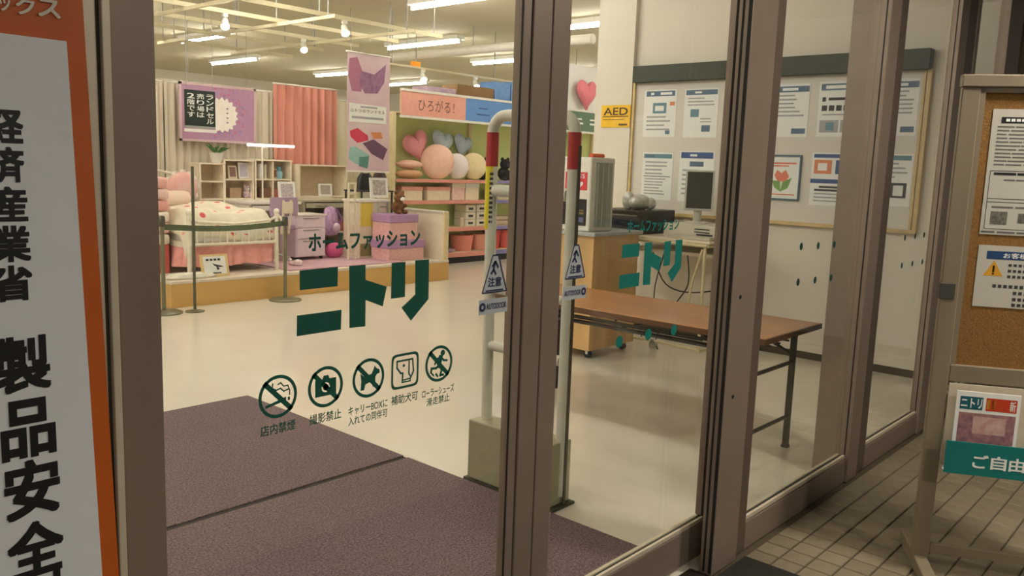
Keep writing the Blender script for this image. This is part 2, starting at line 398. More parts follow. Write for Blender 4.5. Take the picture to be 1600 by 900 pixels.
def d_cam(mb, c, r):
    mb.ring((c[0], c[1]-.02*r), r*.0, r*.16, Od, U3, V3, 24); mb.ring((c[0], c[1]-.02*r), r*.24, r*.3, Od, U3, V3, 28)
    n = 24; cut = [(.24*math.cos(2*math.pi*i/n), .24*math.sin(2*math.pi*i/n)-.02) for i in range(n+1)]
    top = [(-.6, .38), (-.2, .38), (-.12, .56), (.14, .56), (.22, .38), (.6, .38), (.6, -.44), (-.6, -.44)]
    up = [(.3, -.02)]+[(.3*math.cos(math.pi*i/12), .3*math.sin(math.pi*i/12)-.02) for i in range(1, 13)]
    mb.flat(loc(c, r, [(.6, -.02), (.6, .38), (.22, .38), (.14, .56), (-.12, .56), (-.2, .38), (-.6, .38), (-.6, -.02)]+up[::-1]), Od, U3, V3)
    mb.flat(loc(c, r, [(-.6, -.02), (-.6, -.44), (.6, -.44), (.6, -.02)]+[(.3*math.cos(-math.pi*i/12), .3*math.sin(-math.pi*i/12)-.02) for i in range(13)]), Od, U3, V3)
def d_dog(mb, c, r):
    mb.flat(loc(c, r, [(-.5, -.58), (-.28, -.58), (-.2, -.3), (.2, -.2), (.26, -.5), (.44, -.5), (.42, -.02), (.52, .12), (.7, .16), (.68, .34), (.48, .44), (.38, .58), (.3, .4), (.18, .18), (-.3, .12), (-.52, .3), (-.46, -.1)]), Od, U3, V3)
def d_assist(mb, c, r):
    ribbon(mb, loc(c, r, [(-.55, .55), (.5, .55), (.58, -.1), (.4, -.42)]), r*.05)
    ribbon(mb, loc(c, r, [(-.55, .55), (-.55, .2), (-.3, -.1), (-.16, -.12), (-.18, -.5)]), r*.05)
    ribbon(mb, loc(c, r, [(.26, .45), (.26, -.2), (.4, -.42)]), r*.045); disc(mb, (c[0]-.1*r, c[1]+.28*r), r*.08)
    ribbon(mb, loc(c, r, [(-.2, -.5), (.36, -.46), (.36, -.6), (-.2, -.6), (-.2, -.5)]), r*.04)
def d_run(mb, c, r):
    disc(mb, (c[0]+.26*r, c[1]+.56*r), r*.17); ribbon(mb, loc(c, r, [(.1, .3), (.0, -.1)]), r*.15)
    ribbon(mb, loc(c, r, [(.12, .36), (.34, .14), (.56, .1)]), r*.06); ribbon(mb, loc(c, r, [(.06, .34), (-.2, .26), (-.3, .02)]), r*.06)
    ribbon(mb, loc(c, r, [(0, -.1), (-.22, -.22), (-.55, -.2), (-.58, -.4)]), r*.07); ribbon(mb, loc(c, r, [(.02, -.12), (.2, -.36), (.1, -.66), (.3, -.66)]), r*.07)
    ribbon(mb, loc(c, r, [(-.5, -.5), (-.4, -.6)]), r*.05); ribbon(mb, loc(c, r, [(-.22, -.56), (-.1, -.68)]), r*.06)
pict(0, 'no_smoking_pictogram', d_smoke, [('店内禁煙', .085)], 'green crossed-out cigarette sign')
pict(1, 'no_photos_pictogram', d_cam, [('撮影禁止', .085)], 'green crossed-out camera sign')
pict(2, 'no_dogs_pictogram', d_dog, [('キャリーBOXに', .115), ('入れての同伴可', .115)], 'green crossed-out dog sign')
pict(3, 'assistance_dog_pictogram', d_assist, [('補助犬可', .085)], 'green square assistance dog sign', True)
pict(4, 'no_running_pictogram', d_run, [('ローラーシューズ', .11), ('滑走禁止', .08)], 'green crossed-out runner sign')
bluep = mat('navy_print', (40, 44, 78), .5); cl = mat('sticker_silver', (176, 182, 186), .5)
def door_stickers(dr, px, py, s, flip):
    a = dp(px, py); a = (a[0], a[1]+.021); T = [(a[0]-.048, a[1]-.049), (a[0]+.048, a[1]-.049), (a[0]+.011, a[1]+.05), (a[0]-.011, a[1]+.05)]
    mb = MB().use(cl); mb.flat(T, Od, U3, V3)
    O2 = Od+Vector((0, -.0008, 0)); mb.use(bluep)
    for p, q in zip(T, T[1:]+T[:1]):
        L = math.hypot(q[0]-p[0], q[1]-p[1]); nx, ny = -(q[1]-p[1])/L*.002, (q[0]-p[0])/L*.002
        mb.flat([(p[0]+nx, p[1]+ny), (p[0]-nx, p[1]-ny), (q[0]-nx, q[1]-ny), (q[0]+nx, q[1]+ny)], O2, U3, V3)
    mb.text('注意', O2+U3*(a[0]-.026)+V3*(a[1]-.034), U3, V3, .052, .026, bold=.02)
    for k, pts in enumerate(([(-.012, .02), (.0, .034), (.012, .016)], [(.0, .034), (-.006, .012), (.004, -.002)], [(-.016, .0), (-.006, .012)])):
        for (x0, y0), (x1, y1) in zip(pts, pts[1:]):
            L = math.hypot(x1-x0, y1-y0); nx, ny = -(y1-y0)/L*.003, (x1-x0)/L*.003
            mb.flat([(a[0]+x0+nx, a[1]+y0+ny), (a[0]+x0-nx, a[1]+y0-ny), (a[0]+x1-nx, a[1]+y1-ny), (a[0]+x1+nx, a[1]+y1+ny)], O2, U3, V3)
    mb.bars([(a[0]-.034, a[1]-.046, a[0]+.034, a[1]-.042)], O2, U3, V3)
    put('caution_sticker', mb, None, dr, 'silver triangular caution sticker')
    b = dp(s[0], s[1]); mb = MB().use(cl); mb.bars([(b[0]-.056, b[1]-.02, b[0]+.056, b[1]+.02)], Od, U3, V3); mb.use(bluep)
    cx = b[0]+(.043 if flip else -.043)
    mb.ring((cx, b[1]), .005, .012, O2, U3, V3, 20)
    mb.text('AUTODOOR', O2+U3*(b[0]-(.05 if flip else .028))+V3*(b[1]-.008), U3, V3, .078, .016, bold=.01)
    put('door_maker_sticker', mb, None, dr)
door_stickers(D1, 773, 440, (771, 478), False); door_stickers(D2, 899, 420, (898, 457), True)
def dots(par, pxs, Yg, m, r):
    for px, py in pxs:
        p = P(px, py, Y=Yg); O = Vector((0, Yg, 0)); mb = MB()
        mb.flat([(p.x+r*math.cos(2*math.pi*i/16), p.z+r*math.sin(2*math.pi*i/16)) for i in range(16)], O, U3, V3); put('warning_dot', mb, m, par)
dots(D2, [(967.5, 534), (1013, 522.5), (1053, 515.5)], DEC, teal, .02)
dotm = mat('dot_green', (10, 66, 56), .5)
dots(W1, [(1252, 385), (1278.5, 384), (1303.5, 382), (1247, 441), (1273.5, 437.5), (1298.5, 434)], 1.4195, dotm, .016)
dots(W2, [(1414, 371.5), (1430, 369), (1444, 367), (1409, 415), (1425.5, 412), (1441, 409)], 1.4195, dotm, .016)
# ---- lamps added out of view to brighten the porch, posts and poster
for x, y, lab in ((3.4, -.1, 'added round downlight, out of view in the porch ceiling above the notice stand'), (-1.5, -2.0, 'added round downlight, out of view, brightening the orange poster'), (1.9, -2.2, 'added round downlight, out of view in the porch ceiling behind the viewer')):
    r = root('added_porch_downlight', (x, y, 2.93), lab, 'lamp', 'added porch downlights')
    put('housing', MB().lathe((x, y, 2.93), [(.2, .07), (.2, .0), (.17, .0), (.17, .04)], 24), white, r)
    put('diffuser', MB().lathe((x, y, 2.95), [(.168, .015), (.168, 0)], 24), mat('added_lamp_diffuser', (255, 240, 214), .5, emit=(255, 246, 230), es=OUTW), r)
# ================================================================== OUTSIDE THINGS
# ---- orange and white poster on the left
PY = 1.368; Op = Vector((0, PY, 0))
r = root('wall_poster', (.2, 1.38, .5), 'orange and white poster with bold black characters beside the left door post', 'poster')
def pp(px, py):
    p = P(px, py, Y=PY); return (p.x, p.z)
put('backing_board', B(-.45, .556, 1.372, 1.398, .35, 2.6), beige_al, r, bev=.002)
put('frame_strip', B(.5625, .5755, 1.366, 1.398, 0.2, 2.7), beige_al, r, bev=.002)
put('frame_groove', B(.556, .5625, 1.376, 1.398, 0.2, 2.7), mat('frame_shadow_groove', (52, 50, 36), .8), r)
a, b = pp(128, 5), pp(185, 900); sl = (b[0]-a[0])/(b[1]-a[1])
def ox(z): return a[0]+(z-a[1])*sl
put('orange_sheet', MB().prism([(-.42, .45), (ox(.45), .45), (ox(2.45), 2.45), (-.42, 2.45)], Op, U3, V3, .003), mat('orange_print', (192, 90, 18), .5), r)
c = pp(102, 65); off = ox(c[1])-c[0]
put('white_sheet', MB().prism([(-.38, .5), (ox(.5)-off, .5), (c[0], c[1]), (-.38, c[1])], Op+Vector((0, -.0032, 0)), U3, V3, .002), mat('poster_white', (220, 222, 224), .5, var=.015), r)
Oq = Op+Vector((0, -.006, 0)); mb = MB()
def glyph(mb, ch, xl, xr, yt, yb, O=None, bold=.03):
    A, D = pp((xl+xr)/2, yt), pp((xl+xr)/2, yb); L_, R_ = pp(xl, (yt+yb)/2), pp(xr, (yt+yb)/2)
    mb.text(ch, (O or Oq)+U3*L_[0]+V3*D[1], U3, V3, R_[0]-L_[0], A[1]-D[1], bold=bold)
for ch, xl, xr, yt, yb in (('経', -25, 34, 168, 224), ('済', -23, 36, 229, 285), ('産', -21, 41, 291, 347), ('業', -19, 46, 352, 409), ('省', -17, 49, 414, 470),
                           ('製', -14, 77, 524, 612), ('品', -2, 85, 622, 714), ('安', 4, 92, 716, 806), ('全', 9, 98, 812, 898), ('対', 16, 104, 890, 980)):
    mb = MB(); glyph(mb, ch, xl, xr, yt, yb); put('black_character', mb, black, r)
mb = MB()
for ch, xl, xr, yt, yb in (('ク', 22, 52, -4, 24), ('ス', 57, 92, 0, 28), ('ッ', -4, 14, -2, 18)): glyph(mb, ch, xl, xr, yt, yb, bold=.02)
put('white_lettering', mb, mat('poster_letter', (214, 206, 190), .5), r)
# ---- dark mat outside the doors
put('door_mat', B(.4, 2.972, .36, 1.36, -.004, .012), mat('dark_ribbed_mat', (30, 29, 20), .9, bump=.5, bscale=200, rgb2=(40, 38, 26)), label='dark ribbed mat lying outside in front of the sliding doors', cat='mat', bev=.003)
# ---- notice stand on the right
SU = Vector((.456, -.89, 0)).normalized(); SN = Vector((SU.y, -SU.x, 0)); SN = -SN if SN.dot(Vector((-1, -.5, 0))) < 0 else SN
SO = P(1424, 866, Z=.055); SO.z = 0
woodb = mat('stand_beige_wood', (128, 115, 94), .5, var=.1, scale=10, aniso=(1, 1, .15)); cork = mat('cork_brown', (132, 93, 40), .85, var=.22, scale=140, bump=.3, bscale=180)
def sp(u, z, n=0.): return SO+SU*u+SN*n+V3*z
def sbox(mb, u0, u1, z0, z1, n0, n1): return mb.obox(sp((u0+u1)/2, (z0+z1)/2, (n0+n1)/2), SU*((u1-u0)/2), V3*((z1-z0)/2), SN*((n1-n0)/2))
def suv(px, py, n=0.):
    q = P(px, py, pl=(SO+SN*n, np.array(SN))); d = q-SO; return d.dot(SU), d.z
SWD = .62; TOP = suv(1530, 116)[1]; MID = suv(1500, 570)
r = root('notice_stand', tuple(SO+SU*.3), 'beige wooden notice stand with cork board and leaflet rack on the porch tiles', 'notice stand')
put('post', sbox(MB(), 0, .062, .05, TOP-.045, -.03, .0), woodb, r, bev=.004)
put('post', sbox(MB(), SWD-.062, SWD, .05, TOP-.045, -.03, .0), woodb, r, bev=.004)
put('top_rail', sbox(MB(), -.004, SWD+.004, TOP-.045, TOP, -.034, .006), woodb, r, bev=.004)
zm1 = suv(1540, 574)[1]; zm0 = suv(1540, 601)[1]
put('middle_rail', sbox(MB(), .062, SWD-.062, zm0, zm1, -.03, -.002), woodb, r, bev=.004)
zb = suv(1500, 856)[1]
put('bottom_rail', sbox(MB(), .062, SWD-.062, zb-.04, zb, -.03, -.005), woodb, r, bev=.004)
put('cork_board', sbox(MB(), .062, SWD-.062, zm1, TOP-.045, -.026, -.016), cork, r)
fr = MB(); sbox(fr, .062, .08, zm1, TOP-.045, -.016, -.004); sbox(fr, .062, SWD-.062, TOP-.063, TOP-.045, -.016, -.004)
put('board_moulding', fr, woodb, r)
zc1 = suv(1490, 443)[1]; zc0 = suv(1490, 468)[1]
put('joint_band', sbox(MB(), -.003, .05, zc0, zc1, -.032, .003), mat('band_grey', (66, 64, 56), .5), r, bev=.002)
for u in (.031, SWD-.031):
    put('foot', sbox(MB(), u-.024, u+.024, .0, .055, -.26, .22), woodb, r, bev=.005)
u0, zr1 = suv(1484, 592, .03); zr0 = suv(1480, 738, .07)[1]; zt = suv(1481, 688, .07)[1]
rk = r
put('rack_back', sbox(MB(), .066, SWD-.066, zr0, zm0-.005, -.004, .002), mat('rack_cream', (200, 188, 166), .5), rk)
put('rack_floor', sbox(MB(), .066, SWD-.066, zr0, zr0+.006, .002, .066), paper, rk)
fo = put('rack_front', sbox(MB(), .062, SWD-.062, zr0, zt, .066, .072), mat('rack_teal', (0, 116, 112), .4), rk)
mb = MB(); u_a, z_a = suv(1520, 728, .0725); u_b, z_b = suv(1600, 745, .0725); _, z_t = suv(1530, 704, .0725)
cw = .0265
for i, ch in enumerate('ご自由に'):
    uu = suv(1520+29*i, 715, .0725)[0]; mb.text(ch, sp(uu, zr0+.03, .0728), SU, V3, suv(1545+29*i, 715, .0725)[0]-uu, .052, bold=.02)
put('rack_lettering', mb, paper, fo)
# leaflet standing in the rack
def suvp(px, py, n): u, z = suv(px, py, n); return u, z
lf = root('leaflet', tuple(sp(.15, zr0, .04)), 'glossy leaflet with teal and orange title standing in the teal rack', 'leaflet')
ua = suv(1493, 640, .045)[0]; ub = suv(1594, 640, .045)[0]; za = zr0+.01; zb_ = suv(1540, 614, .045)[1]
put('cover', sbox(MB(), ua, ub, za, zb_, .040, .045), paper, lf)
Ol = sp(0, 0, .0456); mb = MB()
tt = suv(1500, 618, .045)[1]; tb = suv(1500, 638, .045)[1]; u1 = suv(1536, 630, .045)[0]; u2 = suv(1541, 630, .045)[0]; u0_ = suv(1500, 630, .045)[0]; u3 = suv(1590, 630, .045)[0]
mb.use(mat('leaflet_teal', (16, 92, 104), .4)).bars([(u0_, tb, u1, tt)], Ol, SU, V3)
mb.use(mat('leaflet_red', (196, 62, 30), .4)).bars([(u2, tb, u3, tt)], Ol, SU, V3)
mb.use(paper).text('ニトリ', sp(u0_+.003, tb+.006, .0459), SU, V3, (u1-u0_)-.006, (tt-tb)-.012, bold=.02)
mb.use(mat('leaflet_yellow', (236, 186, 60), .4)).bars([(u2+.004+.016*k, tb+.007, u2+.014+.016*k, tt-.007) for k in range(2)], Ol, SU, V3)
mb.use(paper).text('新', sp(u3-.024, tb+.005, .0459), SU, V3, .02, (tt-tb)-.01, bold=.01)
ph = suv(1500, 643, .045)[1]
mb.use(mat('leaflet_photo', (178, 128, 124), .4, rgb2=(120, 84, 104), scale=55)).bars([(u0_, zt-.01, u3, ph)], Ol, SU, V3)
mb.use(mat('leaflet_photo_light', (206, 178, 168), .4, rgb2=(186, 136, 130), scale=40)).bars([(u0_+.05, zt+.03, u3-.03, ph-.012)], sp(0, 0, .0459), SU, V3)
put('cover_print', mb, None, lf)
# notices on the cork board
def notice(name, x0, y0, x1, y1, lab, draw):
    ua, z1 = suv(x0, y0, -.015); uu, z0 = suv(x0, y1, -.015); ub = suv(x1, y0, -.015)[0]
    rr = root(name, tuple(sp((ua+ub)/2, z0, -.014)), lab, 'notice')
    ua = (ua+uu)/2
    put('sheet', sbox(MB(), ua, ub, z0, z1, -.0155, -.0135), mat('notice_paper', (188, 184, 172), .6, var=.02), rr)
    mb = MB(); draw(mb, ua, ub, z0, z1); put('print', mb, None, rr)
def linesof(mb, u0, u1, zs, h=.004, m=mat('typed_print', (96, 94, 90), .7), n=-.013, seg=None):
    mb.use(m)
    for z in zs:
        u = u0
        while u < u1:
            L = random.uniform(.03, .09) if seg is None else seg; e = min(u1, u+L); mb.bars([(u, z, e, z+h)], sp(0, 0, n), SU, V3); u = e+(random.uniform(.003, .008) if seg is None else seg*.5)
def nd1(mb, ua, ub, z0, z1):
    h = z1-z0
    mb.use(black).bars([(ua+.03, z1-.05, ub-.03, z1-.028)], sp(0, 0, -.013), SU, V3)
    mb.use(paper).bars([(ua+.045+i*.017, z1-.044, ua+.058+i*.017, z1-.034) for i in range(12)], sp(0, 0, -.0127), SU, V3)
    linesof(mb, ua+.02, ub-.03, [z1-.065-i*.0135 for i in range(11)], .005)
    linesof(mb, ua+.025, ub-.03, [z1-.235], .009, black)
    mb.use(dark).bars([(ua+.012, z0+.02, ua+.014, z1-.22), (ua+.012, z1-.221, ub-.02, z1-.219), (ua+.012, z0+.13, ub-.02, z0+.132), (ua+.012, z0+.118, ub-.02, z0+.12), (ua+.012, z0+.02, ub-.02, z0+.022)], sp(0, 0, -.013), SU, V3)
    linesof(mb, ua+.06, ub-.12, [z1-.255], .005); linesof(mb, ua+.03, ub-.03, [z0+.098], .006)
    mb.use(mat('notice_photo', (120, 116, 104), .6, rgb2=(70, 68, 62), scale=90)).bars([(ua+.03, z0+.038, ua+.085, z0+.085), (ua+.12, z0+.045, ua+.165, z0+.08), (ua+.2, z0+.04, ua+.26, z0+.085)], sp(0, 0, -.013), SU, V3)
    linesof(mb, ua+.004, ub-.01, [z0+.006], .007)
notice('printed_notice', 1541, 170, 1720, 366, 'tall white typed notice with black title bar on the cork board', nd1)
def nd2(mb, ua, ub, z0, z1):
    mb.use(mat('notice_blue', (22, 62, 108), .5)).bars([(ua+.03, z1-.05, ub-.02, z1-.02)], sp(0, 0, -.013), SU, V3)
    mb.use(paper).text('お客様の', sp(ua+.085, z1-.045, -.0127), SU, V3, .105, .02, bold=.01)
    mb.use(mat('warning_yellow', (206, 150, 30), .5)).flat([(ua+.024, z1-.112), (ua+.09, z1-.112), (ua+.057, z1-.055)], sp(0, 0, -.013), SU, V3)
    mb.use(black).bars([(ua+.0535, z1-.098, ua+.0605, z1-.074), (ua+.0535, z1-.107, ua+.0605, z1-.101)], sp(0, 0, -.0127), SU, V3)
    linesof(mb, ua+.105, ub-.03, [z1-.075-i*.021 for i in range(3)], .01, dark, seg=.011)
    linesof(mb, ua+.06, ub-.03, [z1-.155], .012, dark, seg=.012); linesof(mb, ua+.13, ub-.03, [z1-.178, z1-.201, z1-.222], .012, dark, seg=.012)
notice('warning_notice', 1524, 382, 1720, 478, 'white warning notice with blue title and yellow triangle below the typed one', nd2)
# ================================================================== INSIDE, NEAR THE DOORS
carpet = mat('purple_brown_carpet', (66, 52, 55), .95, bump=.8, bscale=160, scale=110, rgb2=(136, 113, 117))
put('entrance_mat', B(-.6, 2.738, 3.145, 4.65, .001, .011), carpet, label='purple brown entrance mat, the one farther from the doors', cat='mat', group='carpet mats inside the doors', bev=.003)
put('entrance_mat', B(-.6, 2.738, 1.56, 3.11, .001, .011), carpet, label='purple brown entrance mat right behind the glass doors', cat='mat', group='carpet mats inside the doors', bev=.003)
put('mat_joint_strip', B(-.6, 2.735, 3.111, 3.144, .001, .005), mat('joint_black', (32, 24, 22), .9), label='dark joint strip between the two purple brown mats', cat='strip')
# ---- security gate
GX = 2.84; g = root('security_gate', (GX, 2.43, 0), 'white tube security gate with red bands standing beside the mats', 'security gate')
gtube = mat('gate_white_tube', (214, 212, 198), .4); ra = .0265
def arc(cy, cz, R, a0, a1, n=7): return [(GX, cy+R*math.cos(math.radians(a0+(a1-a0)*i/n)), cz+R*math.sin(math.radians(a0+(a1-a0)*i/n))) for i in range(n+1)]
path = [(GX, 2.203, .05), (GX, 2.203, 1.64)]+arc(2.283, 1.65, .08, 180, 90)+arc(2.60, 1.65, .08, 90, 0)+[(GX, 2.68, 1.64), (GX, 2.66, .05)]
put('tube_frame', MB().tube(path, ra, 14), gtube, g, smooth=True)
red = mat('red_band', (168, 34, 34), .45)
put('red_band', MB().cyl((GX, 2.68, 1.50), (GX, 2.68, 1.655), ra+.002, n=16), red, g, smooth=True)
put('red_band', MB().cyl((GX, 2.203, 1.50), (GX, 2.203, 1.655), ra+.002, n=16), red, g, smooth=True)
yl = put('yellow_label', MB().cyl((GX, 2.68, 1.21), (GX, 2.68, 1.5), ra+.0015, n=16), mat('label_yellow', (222, 206, 20), .5), g, smooth=True)
d_ = Vector((-.73, -.68, 0)).normalized(); e_ = Vector((0.68, -.73, 0))
put('label_print', MB().bars([(-.008, 1.24+.022*i, .008, 1.252+.022*i) for i in range(11)], Vector((GX, 2.68, 0))+d_*(ra+.003), e_, V3), dark, yl)
put('base_box', B(GX-.075, GX+.06, 2.19, 2.71, .012, .30), mat('gate_base_grey', (160, 155, 128), .5), g, bev=.006)
put('base_plate', B(GX-.085, GX+.07, 2.165, 2.725, 0, .012), mat('gate_foot', (60, 56, 44), .5), g)
put('cross_bar', MB().cyl((GX, 2.225, .66), (GX, 2.65, .66), .024, n=12), gtube, g, smooth=True)
put('cross_bar', MB().cyl((GX, 2.225, 1.39), (GX, 2.655, 1.39), .028, n=12), gtube, g, smooth=True)
put('cross_bar', MB().cyl((GX, 2.225, .93), (GX, 2.655, .93), .02, n=12), gtube, g, smooth=True)
put('edge_shade_strip', B(GX-.006, GX+.012, 2.172, 2.178, .012, 1.6), mat('gate_edge_shade', (72, 66, 52), .5), g, bev=.002)  # added dark strip imitating the shaded edge of the tube
# ---- folding table
tw = mat('table_wood', (168, 112, 62), .35, var=.14, scale=7, aniso=(1, .12, 1), coat=.2)
t = root('folding_table', (4.23, 2.69, 0), 'long folding table with brown wood top and dark steel legs', 'table')
put('table_top', B(3.88, 4.58, 1.762, 3.62, .667, .70), tw, t, bev=.004)
put('edge_band', MB().box(3.874, 3.88, 1.756, 3.626, .669, .698).box(4.58, 4.586, 1.756, 3.626, .669, .698).box(3.88, 4.58, 1.756, 1.762, .669, .698).box(3.88, 4.58, 3.62, 3.626, .669, .698), mat('table_edge', (92, 60, 34), .5), t)
steel = mat('dark_steel', (30, 27, 18), .5, .0)
for y in (1.84, 3.5):
    for x in (3.92, 4.42):
        put('leg', MB().box(x-.014, x+.014, y-.014, y+.014, .012, .667).box(x-.018, x+.018, y-.018, y+.018, 0, .014), steel, t)
    put('stretcher', MB().cyl((3.92, y, .18), (4.42, y, .18), .011), steel, t)
    put('stretcher', MB().cyl((3.92, y, .49), (4.42, y, .49), .011), steel, t)
    s_ = 1 if y < 2.6 else -1
    for x in (3.92, 4.42): put('brace', MB().cyl((x, y+.01*s_, .53), (x, y+.28*s_, .655), .009), steel, t)
put('under_shelf_rod', MB().cyl((4.05, 2.2, .6), (4.05, 3.2, .6), .006), steel, t)
for k in range(1, 6): put('under_shelf_rod', MB().cyl((3.92+.115*k, 1.9, .588), (3.92+.115*k, 3.48, .588), .006), steel, t)
put('under_shelf_rod', MB().cyl((3.93, 1.9, .60), (3.93, 3.48, .60), .008), steel, t)
put('under_shelf_rod', MB().cyl((3.93, 1.9, .635), (3.93, 3.48, .635), .008), steel, t)
for y in (2.05, 2.7, 3.3): put('under_shelf_hanger', MB().cyl((3.93, y, .596), (4.5, y, .596), .006).cyl((3.94, y, .596), (3.94, y, .667), .006).cyl((4.5, y, .596), (4.5, y, .667), .006), steel, t)
# ---- wooden counter cabinet
c = root('counter_cabinet', (5.6, 4.15, 0), 'light wood counter cabinet on casters behind the folding table', 'cabinet')
put('body', B(5.277, 5.91, 3.86, 4.44, .07, .985), beech, c, bev=.004)
put('counter_top', B(5.25, 5.935, 3.835, 4.46, .985, 1.015), mat('counter_grey', (170, 172, 172), .3), c, bev=.005)
for x, y in ((5.35, 3.92), (5.84, 3.92), (5.35, 4.38), (5.84, 4.38)):
    q = put('caster', MB().cyl((x-.014, y, .032), (x+.014, y, .032), .031, n=14), black, c, smooth=True)
    put('caster_fork', MB().box(x-.02, x+.02, y-.02, y+.02, .058, .072).box(x-.02, x-.016, y-.012, y+.012, .03, .06).box(x+.016, x+.02, y-.012, y+.012, .03, .06), chrome, q)
# ---- white terminal on the counter
k = root('card_terminal', (5.47, 4.15, 1.015), 'white upright card terminal with red heart panel on the wood counter', 'terminal')
put('housing', B(5.32, 5.64, 3.95, 4.42, 1.015, 1.60), white, k, bev=.012)
put('side_panel', MB().box(5.38, 5.60, 3.943, 3.951, 1.05, 1.56).box(5.40, 5.415, 3.937, 3.944, 1.06, 1.55).box(5.47, 5.485, 3.937, 3.944, 1.06, 1.55).box(5.54, 5.555, 3.937, 3.944, 1.06, 1.55), mat('panel_grey_green', (160, 168, 160), .5), k)
put('screen_panel', B(5.312, 5.322, 3.98, 4.36, 1.06, 1.27), mat('screen_dark', (40, 38, 40), .25), k, bev=.004)
OK = Vector((5.3105, 0, 0)); KU = Vector((0, -1, 0))
put('screen_mark', MB().use(mat('mark_blue', (96, 100, 140), .4)).bars([(-4.07, 1.085, -4.0, 1.125)], OK, KU, V3).use(mat('mark_yellow', (120, 104, 50), .4)).bars([(-4.08, 1.15, -4.0, 1.165), (-4.06, 1.175, -4.0, 1.185)], OK, KU, V3), None, k)
rp = put('red_panel', B(5.314, 5.32, 3.985, 4.2, 1.34, 1.48), mat('panel_red', (206, 52, 58), .4), k)
mb = MB(); OH = Vector((5.3132, 0, 0)); hx, hz = -4.05, 1.385
mb.flat([(hx+.0026*16*math.sin(a)**3*.75, hz+.0022*(13*math.cos(a)-5*math.cos(2*a)-2*math.cos(3*a)-math.cos(4*a))*.8) for a in [2*math.pi*i/28 for i in range(28)]], OH, KU, V3)
for i in range(3): mb.text('S', OH+KU*(-4.095+.033*i)+V3*1.432, KU, V3, .024, .036, bold=.02)
put('heart_mark', mb, paper, rp)
put('orange_handle', MB().cyl((5.36, 3.99, 1.612), (5.52, 3.99, 1.612), .018, n=12), mat('orange_tube', (226, 92, 48), .4), k, smooth=True)
# ---- computer desk by the wall
d = root('computer_desk', (6.35, 3.85, 0), 'cream pipe-frame computer desk against the right wall', 'desk')
pipe = mat('cream_pipe', (206, 192, 152), .4)
put('desk_top', B(6.0, 6.72, 3.25, 4.45, .945, .965), cream, d, bev=.004)
put('front_rail', MB().tube([(6.0, 3.27, .93), (6.0, 4.43, .93)], .014), pipe, d, smooth=True)
put('side_rail', MB().tube([(6.0, 3.27, .93), (6.70, 3.27, .93)], .014), pipe, d, smooth=True)
put('lower_shelf', B(6.15, 6.7, 3.3, 4.1, .82, .85), cream, d, bev=.004)
for x, y in ((6.02, 3.3), (6.02, 4.4), (6.68, 3.3), (6.68, 4.4)):
    put('leg', MB().tube([(x, y, .94), (x, y, .05)], .014), pipe, d, smooth=True)
put('foot_bar', MB().tube([(6.02, 3.3, .06), (6.68, 3.3, .06)], .014), pipe, d, smooth=True)
put('foot_bar', MB().tube([(6.02, 4.4, .06), (6.68, 4.4, .06)], .014), pipe, d, smooth=True)
put('brace', MB().tube([(6.02, 3.32, .9), (6.06, 3.42, .62), (6.1, 3.48, .35)], .012), pipe, d, smooth=True)
for x, y in ((6.065, 3.757), (6.3, 3.3), (6.02, 4.4)):
    put('caster', MB().cyl((x-.015, y, .036), (x+.015, y, .036), .036, n=14).box(x-.02, x+.02, y-.015, y+.015, .04, .085), chrome, d, smooth=True)
put('caster_bar', MB().tube([(6.02, 3.3, .07), (6.065, 3.757, .07), (6.02, 4.4, .07)], .012), pipe, d, smooth=True)
o = root('desktop_computer', (6.45, 3.6, .965), 'beige desktop computer lying flat under the monitor', 'computer')
put('case', B(6.22, 6.6, 3.32, 3.82, .965, 1.075), mat('computer_beige', (214, 208, 190), .5), o, bev=.006)
put('drive_slot', MB().box(6.215, 6.222, 3.38, 3.52, 1.04, 1.048).box(6.215, 6.222, 3.38, 3.52, 1.015, 1.023), dark, o)
put('vent', B(6.2165, 6.222, 3.35, 3.5, .98, 1.005), dark, o)
o = root('computer_monitor', (6.4, 3.62, 1.075), 'flat computer monitor with dark screen on the desktop computer', 'monitor')
put('stand', MB().lathe((6.42, 3.62, 1.075), [(.10, 0), (.1, .012), (.03, .02), (.028, .1)], 18), mat('monitor_grey', (196, 194, 184), .45), o, smooth=True)
mn = Vector((-.86, -.5, .1)).normalized(); mu = Vector((.5, -.86, 0)).normalized(); mv = mn.cross(mu); mv = mv if mv.z > 0 else -mv
ca, cb = P(1067, 263, X=6.4), P(1105, 322, X=6.4); mc = Vector((6.4, 3.60, 1.36))
hw, hh = .105, .155
put('bezel', MB().obox(mc, mu*(hw+.016), mv*(hh+.016), mn*.018), mat('monitor_grey', (196, 194, 184), .45), o, bev=.006)
put('screen', MB().obox(mc+mn*.0185, mu*hw, mv*hh, mn*.0015), mat('screen_off', (54, 54, 46), .22), o)
put('neck', MB().obox(Vector((6.43, 3.62, 1.17)), (.02, 0, 0), (0, .03, 0), (0, 0, .06)), mat('monitor_grey', (196, 194, 184), .45), o)
put('keyboard', MB().box(6.05, 6.2, 3.28, 3.68, .967, .985).box(6.06, 6.19, 3.29, 3.67, .985, .992), mat('keyboard_beige', (196, 190, 172), .5), label='beige keyboard at the front of the computer desk', cat='keyboard', bev=.003)
o = root('black_printer', (6.3, 4.2, .965), 'low black printer box beside the counter, holding a silver bundle', 'printer')
put('body', B(6.03, 6.6, 3.94, 4.4, .965, 1.17), black, o, bev=.01)
put('front_band', B(6.024, 6.031, 3.97, 4.37, 1.12, 1.13), grey, o)
put('output_tray', B(6.0, 6.03, 4.0, 4.34, 1.0, 1.012), mat('printer_grey', (60, 60, 60), .5), o)
mb = MB()
bs = mat('silver_bundle', (178, 178, 168), .35, .3, rgb2=(214, 212, 204), scale=30, bump=.5, bscale=25)
